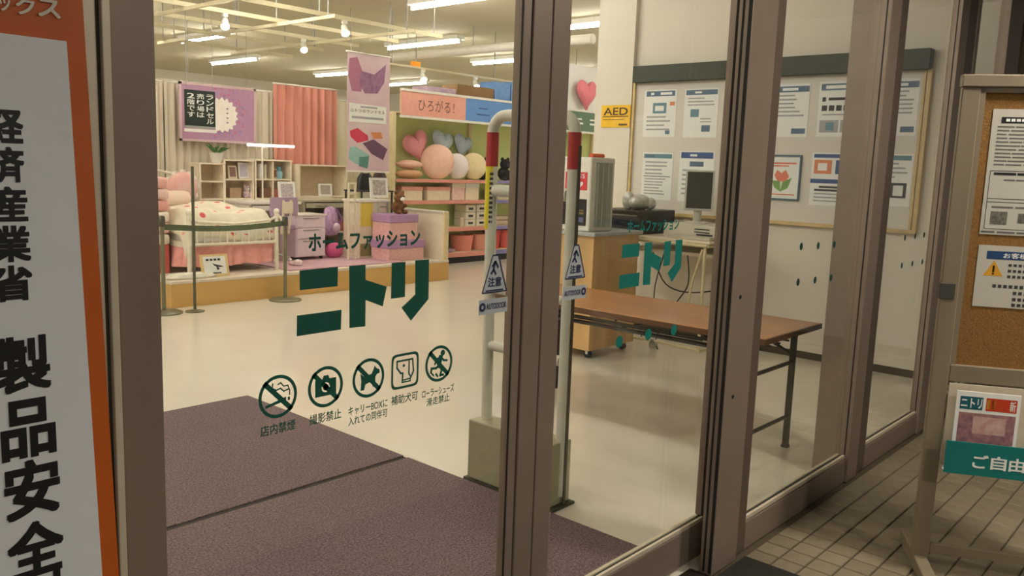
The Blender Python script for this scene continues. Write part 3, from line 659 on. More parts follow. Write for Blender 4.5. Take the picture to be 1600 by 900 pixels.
mb.ell((6.25, 4.1, 1.235), (.09, -.06, 0), (.06, .09, 0), (0, 0, .07), 16, 10).ell((6.2, 4.18, 1.245), (.05, 0, 0), (0, .06, 0), (0, 0, .08), 14, 9).ell((6.3, 4.02, 1.225), (.06, 0, 0), (0, .05, 0), (0, 0, .055), 14, 9)
put('silver_bundle', mb, bs, label='crumpled silver plastic bundle lying on the black printer', cat='bundle', smooth=True)
for i, (pts, lab) in enumerate((([(6.1, 3.5, .83), (6.05, 3.45, .6), (6.12, 3.6, .4), (6.1, 3.75, .1), (6.05, 3.7, .01)], 'black cable hanging straight down beside the desk leg'),
                 ([(6.55, 3.25, .9), (6.5, 3.3, .6), (6.3, 3.5, .5), (6.2, 3.75, .55), (6.2, 3.9, .82)], 'black cable sagging in a loop below the desk'),
                 ([(6.4, 3.9, .82), (6.35, 3.95, .5), (6.42, 4.0, .2), (6.4, 4.1, .01)], 'black cable dropping behind the lower desk shelf'))):
    # smooth the path
    q = []
    for s in range(len(pts)-1):
        p0, p1, p2, p3 = [Vector(pts[max(0, min(len(pts)-1, s+j))]) for j in (-1, 0, 1, 2)]
        for tt_ in range(6):
            u = tt_/6; q.append(.5*((2*p1)+(p2-p0)*u+(2*p0-5*p1+4*p2-p3)*u*u+(3*p1-p0-3*p2+p3)*u**3))
    q.append(Vector(pts[-1])); put('cable', MB().tube(q, .006, 6), black, label=lab, cat='cable', smooth=True)
# ---- notice board on the side wall
BX = 6.77
def wp(px, py, X): p = P(px, py, X=X); return p.y, p.z
r = root('notice_board', (BX, 3.25, 1.13), 'large pinboard in a pale wood frame under a dark green header on the right wall', 'notice board')
fw = mat('frame_pale_wood', (210, 182, 128), .45, var=.12, scale=12)
y0, y1, z0, z1 = 1.965, 4.55, 1.135, 2.32
put('pin_surface', B(BX-.02, BX-.004, y0, y1, z0, z1), mat('pinboard_grey', (218, 212, 202), .7, var=.02), r)
put('frame_bar', B(BX-.045, BX-.002, y0-.03, y1+.005, z0-.03, z0), fw, r, bev=.003)
put('frame_bar', B(BX-.045, BX-.002, y0-.03, y0, z0, z1+.01), fw, r, bev=.003)
put('frame_bar', B(BX-.045, BX-.002, y1-.02, y1+.005, z0, z1+.01), fw, r, bev=.003)
put('inner_moulding', B(BX-.035, BX-.018, y0+.012, y0+.03, z0, z1), fw, r)
put('header_box', B(BX-.10, BX-.002, y0-.02, y1-.02, z1+.0, z1+.148), mat('header_green', (48, 54, 36), .6, var=.05), r, bev=.003)
bluet = mat('notice_title_blue', (78, 104, 128), .5); bluel = mat('notice_blue_box', (96, 136, 150), .5); pr = mat('faint_print', (166, 164, 166), .6); orange = mat('notice_orange', (216, 130, 84), .5); sblue = mat('notice_deep_blue', (50, 78, 132), .5)
SX = BX-.022
def sheet(name, x0, yt, x1, yb, lab, draw, frame=None):
    a = wp(x0, yt, SX); b = wp(x1, yb, SX); ya, yb_ = a[0], b[0]; c_ = wp(x0, yb, SX); z1_ = a[1]; z0_ = (c_[1]+b[1])/2
    rr = root(name, (SX, (ya+yb_)/2, z0_), lab, 'notice')
    put('sheet', B(SX-.001, SX+.001, yb_, ya, z0_, z1_), paper, rr)
    if frame:
        f = .014; mb = MB().box(SX-.014, SX+.001, yb_-f, ya+f, z1_, z1_+f).box(SX-.014, SX+.001, yb_-f, ya+f, z0_-f, z0_).box(SX-.014, SX+.001, yb_-f, yb_, z0_, z1_).box(SX-.014, SX+.001, ya, ya+f, z0_, z1_)
        put('picture_frame', mb, frame, rr)
    mb = MB(); mb.step = 3e-5; O = Vector((SX-.0016, ya, z0_)); Wd, Hd = ya-yb_, z1_-z0_
    def q(m, *rects): mb.use(m).bars([(a_*Wd, b_*Hd, c_*Wd, d_*Hd) for a_, b_, c_, d_ in rects], O, WY, V3)
    def ln(v0, v1, n, x0_=.1, x1_=.9, m=pr):
        for i in range(n):
            v = v1-(v1-v0)*(i+.5)/n; q(m, (x0_, v, x0_+(x1_-x0_)*random.uniform(.6, 1), v+(v1-v0)/n*.4))
    draw(q, ln, mb, O, Wd, Hd); put('print', mb, None, rr)
def nA(q, ln, mb, O, W_, H_): q(bluet, (.06, .86, .94, .97)); q(paper, (.2, .89, .3, .94), (.5, .89, .85, .94)); q(bluel, (.28, .5, .7, .72)); q(paper, (.35, .55, .62, .66)); q(orange, (.8, .66, .95, .74)); ln(.1, .45, 4); q(bluet, (.7, .06, .84, .14))
def nB(q, ln, mb, O, W_, H_): q(bluet, (.04, .87, .96, .97)); q(paper, (.3, .9, .5, .94)); ln(.62, .82, 3); q(bluel, (.2, .42, .45, .58)); q(bluet, (.55, .12, .8, .25)); ln(.28, .4, 2, .5, .9)
def nC(q, ln, mb, O, W_, H_): q(bluet, (.04, .87, .96, .97)); q(paper, (.2, .9, .7, .94)); ln(.1, .82, 9, .08, .95)
def nD(q, ln, mb, O, W_, H_): q(bluet, (.02, .84, .98, .95)); q(paper, (.3, .87, .7, .92)); ln(.35, .8, 6); q(bluet, (.6, .06, .95, .16))
def nE(q, ln, mb, O, W_, H_):
    q(bluet, (.04, .84, .96, .96)); q(paper, (.14, .87, .6, .93)); q(dark, (.08, .64, .16, .72), (.22, .66, .9, .71)); q(dark, (.08, .47, .2, .57), (.24, .47, .36, .57), (.4, .47, .52, .57), (.56, .47, .68, .57), (.74, .47, .9, .57)); ln(.36, .42, 1); q(pr, (.06, .08, .48, .3), (.52, .08, .94, .3)); q(bluel, (.2, .12, .38, .26), (.6, .12, .85, .26))
def nF(q, ln, mb, O, W_, H_): q(bluel, (.04, .88, .96, .97)); q(bluet, (.1, .9, .4, .95)); ln(.5, .82, 4); q(dark, (.06, .49, .94, .505)); ln(.08, .46, 6)
def nG(q, ln, mb, O, W_, H_): q(sblue, (.04, .86, .96, .98)); q(paper, (.3, .9, .5, .94)); q(bluet, (.3, .7, .7, .8)); ln(.1, .65, 6)
def nH(q, ln, mb, O, W_, H_):
    q(mat('tulip_orange', (220, 120, 90), .5), (.1, .82, .9, .86), (.1, .76, .7, .79))
    mb.use(mat('tulip_orange', (220, 120, 90), .5)).flat([(x*W_, y*H_) for x, y in ((.3, .55), (.38, .68), (.5, .6), (.62, .68), (.72, .52), (.62, .4), (.42, .4))], O, WY, V3)
    mb.use(mat('tulip_green', (120, 160, 80), .5)).flat([(x*W_, y*H_) for x, y in ((.25, .42), (.47, .42), (.5, .2), (.55, .4), (.8, .5), (.7, .25), (.5, .16), (.32, .26))], O, WY, V3); q(orange, (.1, .08, .9, .11))
def nI(q, ln, mb, O, W_, H_): q(sblue, (.04, .9, .7, .97)); q(bluel, (.72, .9, .96, .97)); q(orange, (.06, .6, .44, .86)); q(sblue, (.52, .6, .92, .86)); q(paper, (.14, .66, .34, .8), (.6, .66, .84, .8)); q(sblue, (.0, .42, .96, .5)); q(dark, (.2, .33, .7, .37), (.1, .27, .8, .31)); ln(.04, .24, 3)
def nJ(q, ln, mb, O, W_, H_): q(bluel, (.04, .88, .96, .97)); ln(.5, .84, 4); q(dark, (.5, .16, .58, .45), (.58, .4, .9, .45), (.82, .2, .9, .45), (.5, .16, .9, .2))
for a in (('notice_sheet', 1008, 141, 1054, 214, 'white notice with blue box, leftmost in the top row of the pinboard', nA), ('notice_sheet', 1071, 139, 1119, 215, 'white notice with small grey pictures, second in the top row', nB),
          ('notice_sheet', 1137, 137, 1190, 216, 'white typed notice half hidden behind the thick post, top row', nC), ('notice_sheet', 1206, 132, 1260, 214, 'white notice right of the thick post in the top row', nD),
          ('notice_sheet', 1282, 128, 1346, 214, 'white notice with bold black line and picture pair, top row', nE), ('notice_sheet', 1378, 124, 1430, 212, 'white notice with dark blue title, rightmost in the top row', nD),
          ('notice_sheet', 1005, 238, 1048, 312, 'white typed form above the silver bundle, bottom row', nF), ('notice_sheet', 1063, 236, 1112, 316, 'white notice with deep blue title behind the monitor', nG),
          ('notice_sheet', 1127, 238, 1172, 318, 'white form left of the thick post in the bottom row', nF), ('notice_sheet', 1270, 238, 1336, 322, 'white notice with orange and blue squares in the bottom row', nI),
          ('notice_sheet', 1364, 240, 1420, 322, 'white notice with black handle drawing, rightmost in the bottom row', nJ)): sheet(*a)
sheet('framed_picture', 1196, 244, 1246, 310, 'tulip picture in a thin blue frame on the pinboard', nH, mat('frame_blue', (66, 92, 112), .4))
# AED sign on the column
AX = 6.718; a, b = wp(941, 165, AX), wp(984, 199, AX)
r = root('aed_sign', (AX, (a[0]+b[0])/2, b[1]), 'yellow AED sign on the white wall column', 'sign')
put('plate', B(AX-.006, AX+.002, b[0], a[0], b[1], a[1]), mat('aed_yellow', (240, 190, 20), .5), r)
Wd, Hd = a[0]-b[0], a[1]-b[1]; O = Vector((AX-.0068, a[0], b[1]))
put('lettering', MB().text('AED', O+WY*Wd*.08+V3*Hd*.55, WY, V3, Wd*.84, Hd*.34, bold=.015), mat('aed_brown', (60, 40, 20), .5), r)
put('rule_lines', MB().bars([(.05*Wd, .47*Hd, .95*Wd, .51*Hd), (.06*Wd, .34*Hd, .8*Wd, .37*Hd), (.62*Wd, .08*Hd, .92*Wd, .16*Hd)], O, WY, V3), mat('aed_brown', (60, 40, 20), .5), r)
# ================================================================== DISPLAY PLATFORM
PT = .265
r = root('display_platform', (4.5, 9.2, 0), 'low wooden display platform carrying the bedroom furniture', 'platform')
put('front_board', B(3.86, 7.6, 7.9, 7.93, 0, PT-.03), mat('platform_wood', (206, 164, 96), .5, var=.1, scale=5, aniso=(.3, 1, 1)), r)
put('side_board', B(3.83, 3.86, 7.9, 10.5, 0, PT-.03), MATS['platform_wood'], r)
put('side_board', B(7.57, 7.6, 7.93, 10.5, 0, PT-.03), MATS['platform_wood'], r)
put('top_deck', B(3.83, 7.6, 7.895, 10.5, PT-.03, PT), mat('platform_top', (222, 208, 190), .5), r, bev=.004)
put('floor_rug', B(5.25, 6.9, 8.0, 9.4, PT+.0005, PT+.012), mat('pink_rug', (206, 168, 172), .9, rgb2=(190, 150, 170), scale=9, bump=.3), label='pale pink rug on the platform beside the bed', cat='rug')
# partition low wall at the right end
r = root('partition_panel', (7.58, 8.3, PT), 'cream low partition panel at the right end of the platform', 'partition')
put('panel', B(7.52, 7.585, 7.93, 8.75, PT, .88), cream, r, bev=.004)
put('cap_rail', B(7.505, 7.6, 7.915, 8.765, .88, .90), wallp, r)
put('edge_post', B(7.515, 7.595, 7.908, 7.93, PT, .88), mat('edge_cream', (226, 206, 164), .5), r)
# back wall curtains
pale = mat('pale_curtain', (222, 210, 190), .85, var=.08, scale=3, aniso=(3, 3, .1)); pinkc = mat('salmon_curtain', (214, 146, 130), .8, var=.1, scale=3, aniso=(4, 4, .1))
YB = 10.42
def curtain(x0, x1, z0, z1, Y, m, lab, folds, amp, grp=None):
    r = root('curtain', ((x0+x1)/2, Y, z0), lab, 'curtain', grp)
    put('cloth', MB().sheet(lambda a, b: (x0+(x1-x0)*a, Y-amp*math.sin(a*folds*2*math.pi+math.sin(a*9)*.6)*(.75+.25*(1-b)), z0+(z1-z0)*b), folds*8, 6, .004), m, r, smooth=True)
    put('rail', MB().cyl((x0, Y+.01, z1+.012), (x1, Y+.01, z1+.012), .012, n=8), white, r)
put('wall_display', B(3.6, 8.2, 10.52, 10.6, 0, 2.45), mat('display_wall', (216, 206, 184), .8), kind='structure'); bpy.data.objects['wall_display'].name = 'wall_display_back'
curtain(3.85, 5.0, PT+.002, 2.40, YB, pale, 'pale beige pleated curtain behind the purple poster board', 13, .022, 'display curtains')
curtain(5.02, 6.56, PT+.002, 2.40, YB, pale, 'pale beige pleated curtain between purple board and salmon curtain', 15, .022, 'display curtains')
ca, cb = P(427, 131, Y=YB-.06), P(526, 140, Y=YB-.06)
curtain(ca.x, cb.x, PT+.002, ca.z, YB-.06, pinkc, 'salmon pink pleated curtain hanging behind the desks', 8, .04, 'display curtains')
curtain(max(7.62, cb.x+.02), 8.15, .002, 2.38, YB, pale, 'pale curtain strip at the right edge of the display wall', 4, .02, 'display curtains')
# purple poster board
YP = YB-.12; A, D_ = P(283, 131, Y=YP), P(397, 222, Y=YP); Op2 = Vector((0, YP-.003, 0))
r = root('poster_board', ((A.x+D_.x)/2, YP, D_.z), 'large purple poster board with a white starburst above the bed', 'poster')
purp = mat('poster_purple', (182, 138, 170), .6, var=.05)
put('board', B(A.x, D_.x, YP, YP+.02, D_.z, A.z), purp, r)
put('frame', MB().box(A.x-.03, A.x, YP-.006, YP+.024, D_.z-.03, A.z+.03).box(D_.x, D_.x+.03, YP-.006, YP+.024, D_.z-.03, A.z+.03).box(A.x-.03, D_.x+.03, YP-.006, YP+.024, A.z, A.z+.03).box(A.x-.03, D_.x+.03, YP-.006, YP+.024, D_.z-.03, D_.z), mat('poster_frame_pink', (210, 180, 186), .5), r)
ce = P(347, 180, Y=YP-.003); R1 = P(370, 180, Y=YP-.003).x-ce.x
put('starburst', MB().flat([(ce.x+R1*(1.1 if i % 2 else .95)*math.cos(2*math.pi*i/36), ce.z+R1*(1.1 if i % 2 else .92)*math.sin(2*math.pi*i/36)) for i in range(36)], Op2, U3, V3), mat('burst_white', (250, 240, 232), .6), r)
mb = MB()
for i in range(60):
    a_ = random.uniform(0, 6.28); rr_ = R1*random.uniform(1.1, 1.6); x, z = ce.x+rr_*math.cos(a_), ce.z+rr_*math.sin(a_)
    if A.x+.02 < x < D_.x-.02 and D_.z+.02 < z < A.z-.02: mb.use(random.choice((mat('burst_rose', (206, 110, 140), .6), mat('burst_lilac', (150, 130, 190), .6)))).bars([(x, z, x+.022, z+.022)], Op2, U3, V3)
mb.use(mat('burst_print', (120, 110, 116), .6)).bars([(ce.x+.06, ce.z-.1+.06*i, ce.x+.09, ce.z-.085+.06*i) for i in range(4)], Op2+Vector((0, -.002, 0)), U3, V3)
put('confetti_print', mb, None, r, kind='stuff')
cords(r, [(A.x+.1, YP+.01, A.z+.03), (D_.x-.1, YP+.01, A.z+.03)], 3.18)
# black hanging sign
YS = 9.4; A, D_ = P(288, 139, Y=YS), P(337, 208, Y=YS)
r = root('hanging_sign', ((A.x+D_.x)/2, YS, D_.z), 'dark sign with white vertical lettering hanging in front of the purple board', 'sign')
put('plate', B(A.x, D_.x, YS, YS+.012, D_.z+.07, A.z), mat('sign_dark_green', (22, 40, 30), .5), r)
put('white_foot', B(A.x-.005, D_.x+.012, YS-.002, YS+.013, D_.z, D_.z+.035), paper, r)
put('white_foot', B(A.x, D_.x, YS-.001, YS+.012, D_.z+.045, D_.z+.07), mat('foot_grey', (150, 156, 150), .5), r)
W_, H_ = D_.x-A.x, A.z-D_.z-.07; mb = MB()
for ci, col in enumerate(('ランドセル', '売り場は', '2階です')):
    for j, ch in enumerate(col):
        s = H_*.86/5; mb.text(ch, Vector((A.x+W_*(.70-.31*ci), YS-.002, A.z-H_*.08-(j+1)*s*1.0+s*.08)), U3, V3, W_*.24, s*.84, bold=.012)
put('lettering', mb, paper, r)
cords(r, [(A.x+.03, YS+.006, A.z), (D_.x-.03, YS+.006, A.z)], 3.18)
# ---- bed, foot end towards the shop front
bx0, bx1, by0, by1 = 4.19, 5.22, 8.22, 10.12; bw = mat('bed_white_metal', (236, 228, 208), .4)
r = root('metal_bed', (4.7, 9.2, PT), 'white metal single bed with flowered quilt and pink ruffle skirt', 'bed')
for x in (bx0, bx1):
    put('foot_post', MB().tube([(x, by0, PT), (x, by0, .86), (x+(.03 if x == bx1 else -.03)*0, by0, .90)], .024, 10).ell((x, by0, .92), (.032, 0, 0), (0, .032, 0), (0, 0, .032)), bw, r, smooth=True)
    put('head_post', MB().tube([(x, by1, PT), (x, by1, 1.2)], .024, 10).ell((x, by1, 1.22), (.032, 0, 0), (0, .032, 0), (0, 0, .032)), bw, r, smooth=True)
put('foot_rail', MB().tube([(bx0, by0, .86)]+[(bx0+(bx1-bx0)*i/12, by0, .82+.04*abs(i-6)/6-.03) for i in range(1, 12)]+[(bx1, by0, .86)], .016), bw, r, smooth=True)
put('foot_rail', MB().tube([(bx0, by0, .58), (bx1, by0, .58)], .018), bw, r, smooth=True)
for i in range(1, 12): x = bx0+(bx1-bx0)*i/12; put('spindle', MB().cyl((x, by0, .58), (x, by0, .80+.02*abs(i-6)/6), .008, n=8), bw, r)
put('corner_curve', MB().tube([(bx1, by0, .88), (bx1+.05, by0-.02, .84), (bx1+.08, by0-.03, .74), (bx1+.085, by0-.03, .55), (bx1+.08, by0-.03, PT)], .018), bw, r, smooth=True)
put('head_rail', MB().tube([(bx0, by1, 1.15), (bx0+.3, by1, 1.28), ((bx0+bx1)/2, by1, 1.32), (bx1-.3, by1, 1.28), (bx1, by1, 1.15)], .018), bw, r, smooth=True)
for i in range(1, 9): x = bx0+(bx1-bx0)*i/9; put('spindle', MB().cyl((x, by1, .6), (x, by1, 1.2), .008, n=8), bw, r)
put('side_rail', MB().box(bx0-.01, bx0+.02, by0, by1, .55, .61), bw, r); put('side_rail', MB().box(bx1-.02, bx1+.01, by0, by1, .55, .61), bw, r)
put('mattress', B(bx0+.02, bx1-.02, by0+.03, by1-.03, .58, .78), white, r, bev=.04, smooth=True)
def ruffle(a, b):
    k = a*3.
    if k < 1: x, y = bx0+.0, by1-.3-(by1-.3-by0-.03)*k; nx, ny = -1, 0
    elif k < 2: x, y = bx0+(bx1-bx0)*(k-1), by0+.03; nx, ny = 0, -1
    else: x, y = bx1, by0+.03+(by1-.3-by0)*(k-2); nx, ny = 1, 0
    w_ = math.sin(a*120+math.sin(a*37))*.028*(1.15-b); return (x+nx*(w_+.015*(1-b)), y+ny*w_*.7+.02, .345+.25*b+.01*math.sin(a*60))
put('ruffle_skirt', MB().sheet(ruffle, 270, 4, .003), mat('ruffle_pink', (240, 172, 164), .85, var=.1), r, smooth=True)
quilt = bpy.data.materials.new('flowered_quilt'); quilt.use_nodes = True
nt = quilt.node_tree; b_ = nt.nodes['Principled BSDF']; vo = nt.nodes.new('ShaderNodeTexVoronoi'); vo.inputs['Scale'].default_value = 6.5; tc = nt.nodes.new('ShaderNodeTexCoord')
rp_ = nt.nodes.new('ShaderNodeValToRGB'); el = rp_.color_ramp.elements; el[0].position = .17; el[0].color = (*lin((202, 84, 84)), 1); el[1].position = .27; el[1].color = (*lin((236, 224, 204)), 1)
e3 = rp_.color_ramp.elements.new(.21); e3.color = (*lin((226, 160, 146)), 1); e4 = rp_.color_ramp.elements.new(.6); e4.color = (*lin((222, 214, 190)), 1)
nt.links.new(tc.outputs['Object'], vo.inputs['Vector']); nt.links.new(vo.outputs['Distance'], rp_.inputs['Fac']); nt.links.new(rp_.outputs['Color'], b_.inputs['Base Color']); b_.inputs['Roughness'].default_value = .85; MATS['flowered_quilt'] = quilt
def qf(a, b):
    x = bx0-.03+(bx1-bx0+.06)*a; y = by0+.02+(by1-by0-.45)*b; e = max(0, abs(a-.5)-.40)/.1; f = max(0, .1-b)/.1
    return (x, y, .90+.03*math.sin(a*7+b*3)+.04*b+.02*math.sin(b*11)-.20*e*e-.22*f*f)
put('quilt', MB().sheet(qf, 26, 26, .05, (0, 0, 1)), quilt, r, smooth=True)
for i, (x, lab) in enumerate(((4.46, 'pink frilled pillow on the left half of the bed head'), (4.94, 'pink frilled pillow on the right half of the bed head'))):
    o = root('pillow', (x, 9.86, .9), lab, 'pillow', 'pillows on the bed')
    put('cushion', MB().ell((x, 9.86, 1.10), (.205, 0, 0), (0, .06, .05), (0, -.05, .20), 20, 12), mat('pillow_pink', (240, 178, 172), .85, rgb2=(246, 214, 204), scale=6), o, smooth=True)
    put('frill', MB().sheet(lambda a, b: (x+(.205+.028*b+.004*math.sin(a*90)*b)*math.cos(2*math.pi*a), 9.86-.02*math.sin(a*90)*b-(.2)*math.sin(2*math.pi*a)*.24, 1.10+(.2+.03*b)*math.sin(2*math.pi*a)), 72, 2, .003), mat('frill_white', (240, 228, 220), .85), o, smooth=True)
for (x, y, sx, lab) in ((4.5, 9.5, .34, 'rolled pink and cream blanket on the bed'),):
    put('blanket', MB().lathe((x-sx, y, .99), [(.02, 0), (.09, .01), (.1, .05), (.1, 2*sx-.05), (.09, 2*sx-.01), (.02, 2*sx)], 16, (1, 0, 0)), mat('blanket_pink', (238, 196, 186), .9, rgb2=(230, 214, 190), scale=5), label=lab, cat='blanket', smooth=True)
# second bedding stack at the far left
o = root('bedding_stack', (4.0, 8.9, PT), 'folded pink and cream bedding piled at the left edge behind the post', 'bedding')
for i, cc in enumerate(((238, 226, 204), (236, 190, 184), (240, 228, 214), (232, 172, 164), (242, 206, 196), (236, 182, 172))):
    put('folded_cloth', B(3.86, 4.13, 8.5, 9.2, PT+.3+.118*i, PT+.3+.118*i+.112), mat('bedding_%d' % i, cc, .9), o, bev=.03, smooth=True)
put('stand', B(3.87, 4.12, 8.52, 9.18, PT, PT+.3), mat('bedding_stand', (196, 96, 88), .8), o)
put('fluffy_rug', MB().lathe((4.12, 8.05, PT), [(.0, .0), (.24, .0), (.26, .02), (.22, .05), (.1, .055), (.0, .055)], 24, sx=.45, sy=1.05), mat('fluffy_white', (226, 220, 204), .95, bump=.8, bscale=70), label='round fluffy white rug at the foot of the bed', cat='rug', smooth=True)
# placard on the platform
pa, pb = P(320, 437, Y=8.0), P(358, 405, Y=8.06)
o = root('placard', (P(337, 437, Y=8.0).x, 8.02, PT), 'white placard with a small black figure leaning on the platform edge', 'placard')
x0_, x1_ = P(317, 436, Y=7.99).x, P(360, 433, Y=7.99).x; Vp = Vector((0, .28, 1)).normalized(); Hh = .235
put('board', MB().obox(Vector(((x0_+x1_)/2, 8.0, PT+.002))+Vp*Hh/2, U3*((x1_-x0_)/2), Vp*(Hh/2), Vector((0, -.006, .0017))), mat('placard_wood', (226, 196, 140), .5), o)
Opl = Vector((x0_, 7.9925, PT+.002))
put('sheet', MB().bars([(.03, .03, x1_-x0_-.03, Hh-.02)], Opl, U3, Vp), paper, o)
mb = MB(); Opm = Opl+Vector((0, -.0015, 0)); pw = x1_-x0_
mb.bars([(pw*(.2+.14*i), Hh*.72, pw*(.2+.14*i)+pw*.1, Hh*.82) for i in range(4)], Opm, U3, Vp)
mb.flat([(pw*x, Hh*y) for x, y in ((.42, .62), (.52, .56), (.7, .5), (.82, .44), (.66, .42), (.6, .46), (.66, .34), (.56, .3), (.54, .46), (.46, .52))], Opm, U3, Vp); mb.bars([(pw*.32, Hh*.15, pw*.7, Hh*.2)], Opm, U3, Vp)
put('print', mb, dark, o)
# ---- stanchions and belt
sm = mat('stanchion_metal', (128, 126, 104), .35, .6); ST = []
def stanchion(x, y, h, lab):
    o = root('stanchion_post', (x, y, 0), lab, 'stanchion', 'stanchions before the bed')
    put('base', MB().lathe((x, y, 0), [(.17, 0), (.17, .012), (.14, .025), (.03, .035)], 24), sm, o, smooth=True)
    put('pole', MB().cyl((x, y, .03), (x, y, h), .019, n=12), sm, o, smooth=True)
    put('head', MB().lathe((x, y, h-.1), [(.026, 0), (.03, .01), (.03, .09), (.022, .1)], 14), mat('stanchion_head', (70, 66, 54), .4), o, smooth=True)
    return o
sa = P(262, 480, Z=0); sb = P(437, 467, Z=0); sa = Vector((3.66, 7.70, 0)); sb = Vector((sb.x, 7.70, 0))
stanchion(sa.x, sa.y, .93, 'stanchion post at the left end of the green belt'); stanchion(sb.x, sb.y, .90, 'stanchion post at the right end of the green belt')
put('barrier_belt', MB().sheet(lambda a, b: (sa.x+(sb.x-sa.x)*a, 7.70, .80-.035*math.sin(math.pi*a)+.055*b), 20, 1, .003), mat('belt_green', (86, 96, 70), .8), label='dark green belt stretched between the two stanchion posts', cat='belt')
px_ = P(288, 482, Z=0); o = root('sign_pole', (px_.x, 7.62, 0), 'thin tall grey pole standing before the bed', 'pole')
put('pole', MB().cyl((px_.x-.0, 7.62, .02), (px_.x, 7.62, 1.40), .014, n=10), mat('pole_grey_green', (92, 92, 74), .4, .4), o, smooth=True)
put('foot', MB().lathe((px_.x, 7.62, 0), [(.09, 0), (.09, .01), (.02, .025)], 20), sm, o, smooth=True)
# ---- shelves and desks behind the bed
wd = mat('pale_furniture', (240, 226, 202), .5, var=.06); wdi = mat('pale_furniture_back', (226, 206, 174), .6, var=.06)
def shelf(name, x0, x1, y0, y1, z0, z1, nsh, lab, ndiv=0, cat='shelf'):
    r = root(name, ((x0+x1)/2, (y0+y1)/2, z0), lab, cat); t_ = .02
    put('side', B(x0, x0+t_, y0, y1, z0, z1), wd, r); put('side', B(x1-t_, x1, y0, y1, z0, z1), wd, r)
    put('back', B(x0+t_, x1-t_, y1-.01, y1, z0, z1), wdi, r); put('top', B(x0-.005, x1+.005, y0-.005, y1, z1, z1+t_), wd, r)
    for i in range(nsh):
        z = z0+(z1-z0)*i/nsh; put('board', B(x0+t_, x1-t_, y0+.004, y1-.01, z, z+t_), wd, r)
    for i in range(1, ndiv+1): x = x0+(x1-x0)*i/(ndiv+1); put('divider', B(x-.008, x+.008, y0+.01, y1-.01, z0, z1), wd, r)
    return r
YD = 10.0
def X(px, py=300, Y=YD): return P(px, py, Y=Y).x
def Z(px, py, Y=YD): return P(px, py, Y=Y).z
shelf('bookshelf', X(312, 280, 10.03), X(351, 280, 10.03), 10.03, 10.33, PT, Z(330, 257, 10.03), 5, 'narrow pale bookshelf with empty boards behind the bed')
z1_ = Z(410, 316, 9.45); z2_ = Z(510, 312, 9.45)
shelf('desk_hutch', X(354), X(400), YD+.05, YD+.30, z1_+.001, Z(376, 252), 2, 'pale hutch with photo frames left of the lamp stand')
shelf('desk_hutch', X(402), X(459), YD+.05, YD+.30, z1_+.001, Z(430, 252), 2, 'pale hutch with upright dividers and a blue bottle', 1)
shelf('desk_hutch', X(466), X(541), YD-.02, YD+.30, z2_+.001, Z(505, 260), 1, 'wide low hutch with one open bay right of the chair')
def desk(x0, x1, y0, y1, z, lab, m, drawer=True):
    r = root('study_desk', ((x0+x1)/2, (y0+y1)/2, PT), lab, 'desk')
    put('desk_top', B(x0, x1, y0, y1, z-.03, z), m, r, bev=.004)
    for x in (x0+.02, x1-.05): put('side_panel', B(x, x+.03, y0+.03, y1, PT, z-.03), m, r)
    if drawer:
        d_ = put('drawer', B(x0+.06, x1-.06, y0+.01, y0+.04, z-.11, z-.045), m, r); put('handle', B((x0+x1)/2-.06, (x0+x1)/2+.06, y0, y0+.01, z-.085, z-.075), chrome, d_)
    put('back_panel', B(x0+.05, x1-.05, y1-.03, y1-.015, PT+.2, z-.03), m, r)
    return r
dwh = mat('desk_white', (240, 232, 222), .4)
desk(X(389, 320, 9.45), X(471, 320, 9.45), 9.45, 10.3, z1_, 'white study desk under the two pale hutches', dwh)
DK2 = desk(X(474, 320, 9.45), X(550, 320, 9.45), 9.45, 10.3, z2_, 'grey study desk under the wide low hutch', mat('desk_grey', (186, 180, 152), .5))
# bottle, frames, plush, plant
def lath(name, x, y, z, prof, m, lab, cat, n=16, **k): return put(name, MB().lathe((x, y, z), prof, n), m, label=lab, cat=cat, smooth=True, **k)
zt_ = Z(330, 257, 10.03)+.021
o = root('potted_plant', (X(338, 250, 10.15), 10.15, zt_), 'small green plant in a white pot on the narrow bookshelf', 'plant')
put('pot', MB().lathe((X(338, 250, 10.15), 10.15, zt_), [(.05, 0), (.075, .12), (.08, .13), (.07, .13), (.06, .11)], 16, sx=1.5), paper, o, smooth=True)
for i in range(9):
    a_ = i*.7; L = .12+.03*(i % 3); c0 = Vector((X(338, 250, 10.15)+.03*math.cos(a_), 10.15, zt_+.12)); d0 = Vector((math.cos(a_)*.9+.35, math.sin(a_)*.6, .55)).normalized()
    s0 = d0.cross(Vector((0, 0, 1))).normalized()*.018; pts = [c0+s0*.3, c0-s0*.3, c0+d0*L*.5-s0+Vector((0, 0, .03)), c0+d0*L, c0+d0*L*.5+s0+Vector((0, 0, .03))]
    put('leaf', MB().add(pts+[p+Vector((0, 0, .004)) for p in pts], [(0, 1, 2, 3, 4), (9, 8, 7, 6, 5)]+[(i_, (i_+1) % 5, 5+(i_+1) % 5, 5+i_) for i_ in range(5)]), mat('leaf_green', (70, 112, 54), .6), o)
def frame_pic(xa, xb, ya, yb, Y, m1, m2, lab, cat='picture frame', tilt=.12, zb=None):
    a_, b_ = P(xa, yb, Y=Y), P(xb, ya, Y=Y)
    if zb is not None: a_.z = zb
    h = b_.z-a_.z; w_ = b_.x-a_.x; Vv = Vector((0, tilt, 1)).normalized()
    o = root('picture_frame', ((a_.x+b_.x)/2, Y, a_.z), lab, cat); O = Vector((a_.x, Y, a_.z))
    put('frame', MB().obox(O+U3*w_/2+Vv*h/2, U3*w_/2, Vv*h/2, Vector((0, -.008, .001))), m1, o)
    put('picture', MB().bars([(w_*.14, h*.12, w_*.86, h*.88)], O+Vector((0, -.0095, .001)), U3, Vv), m2, o)
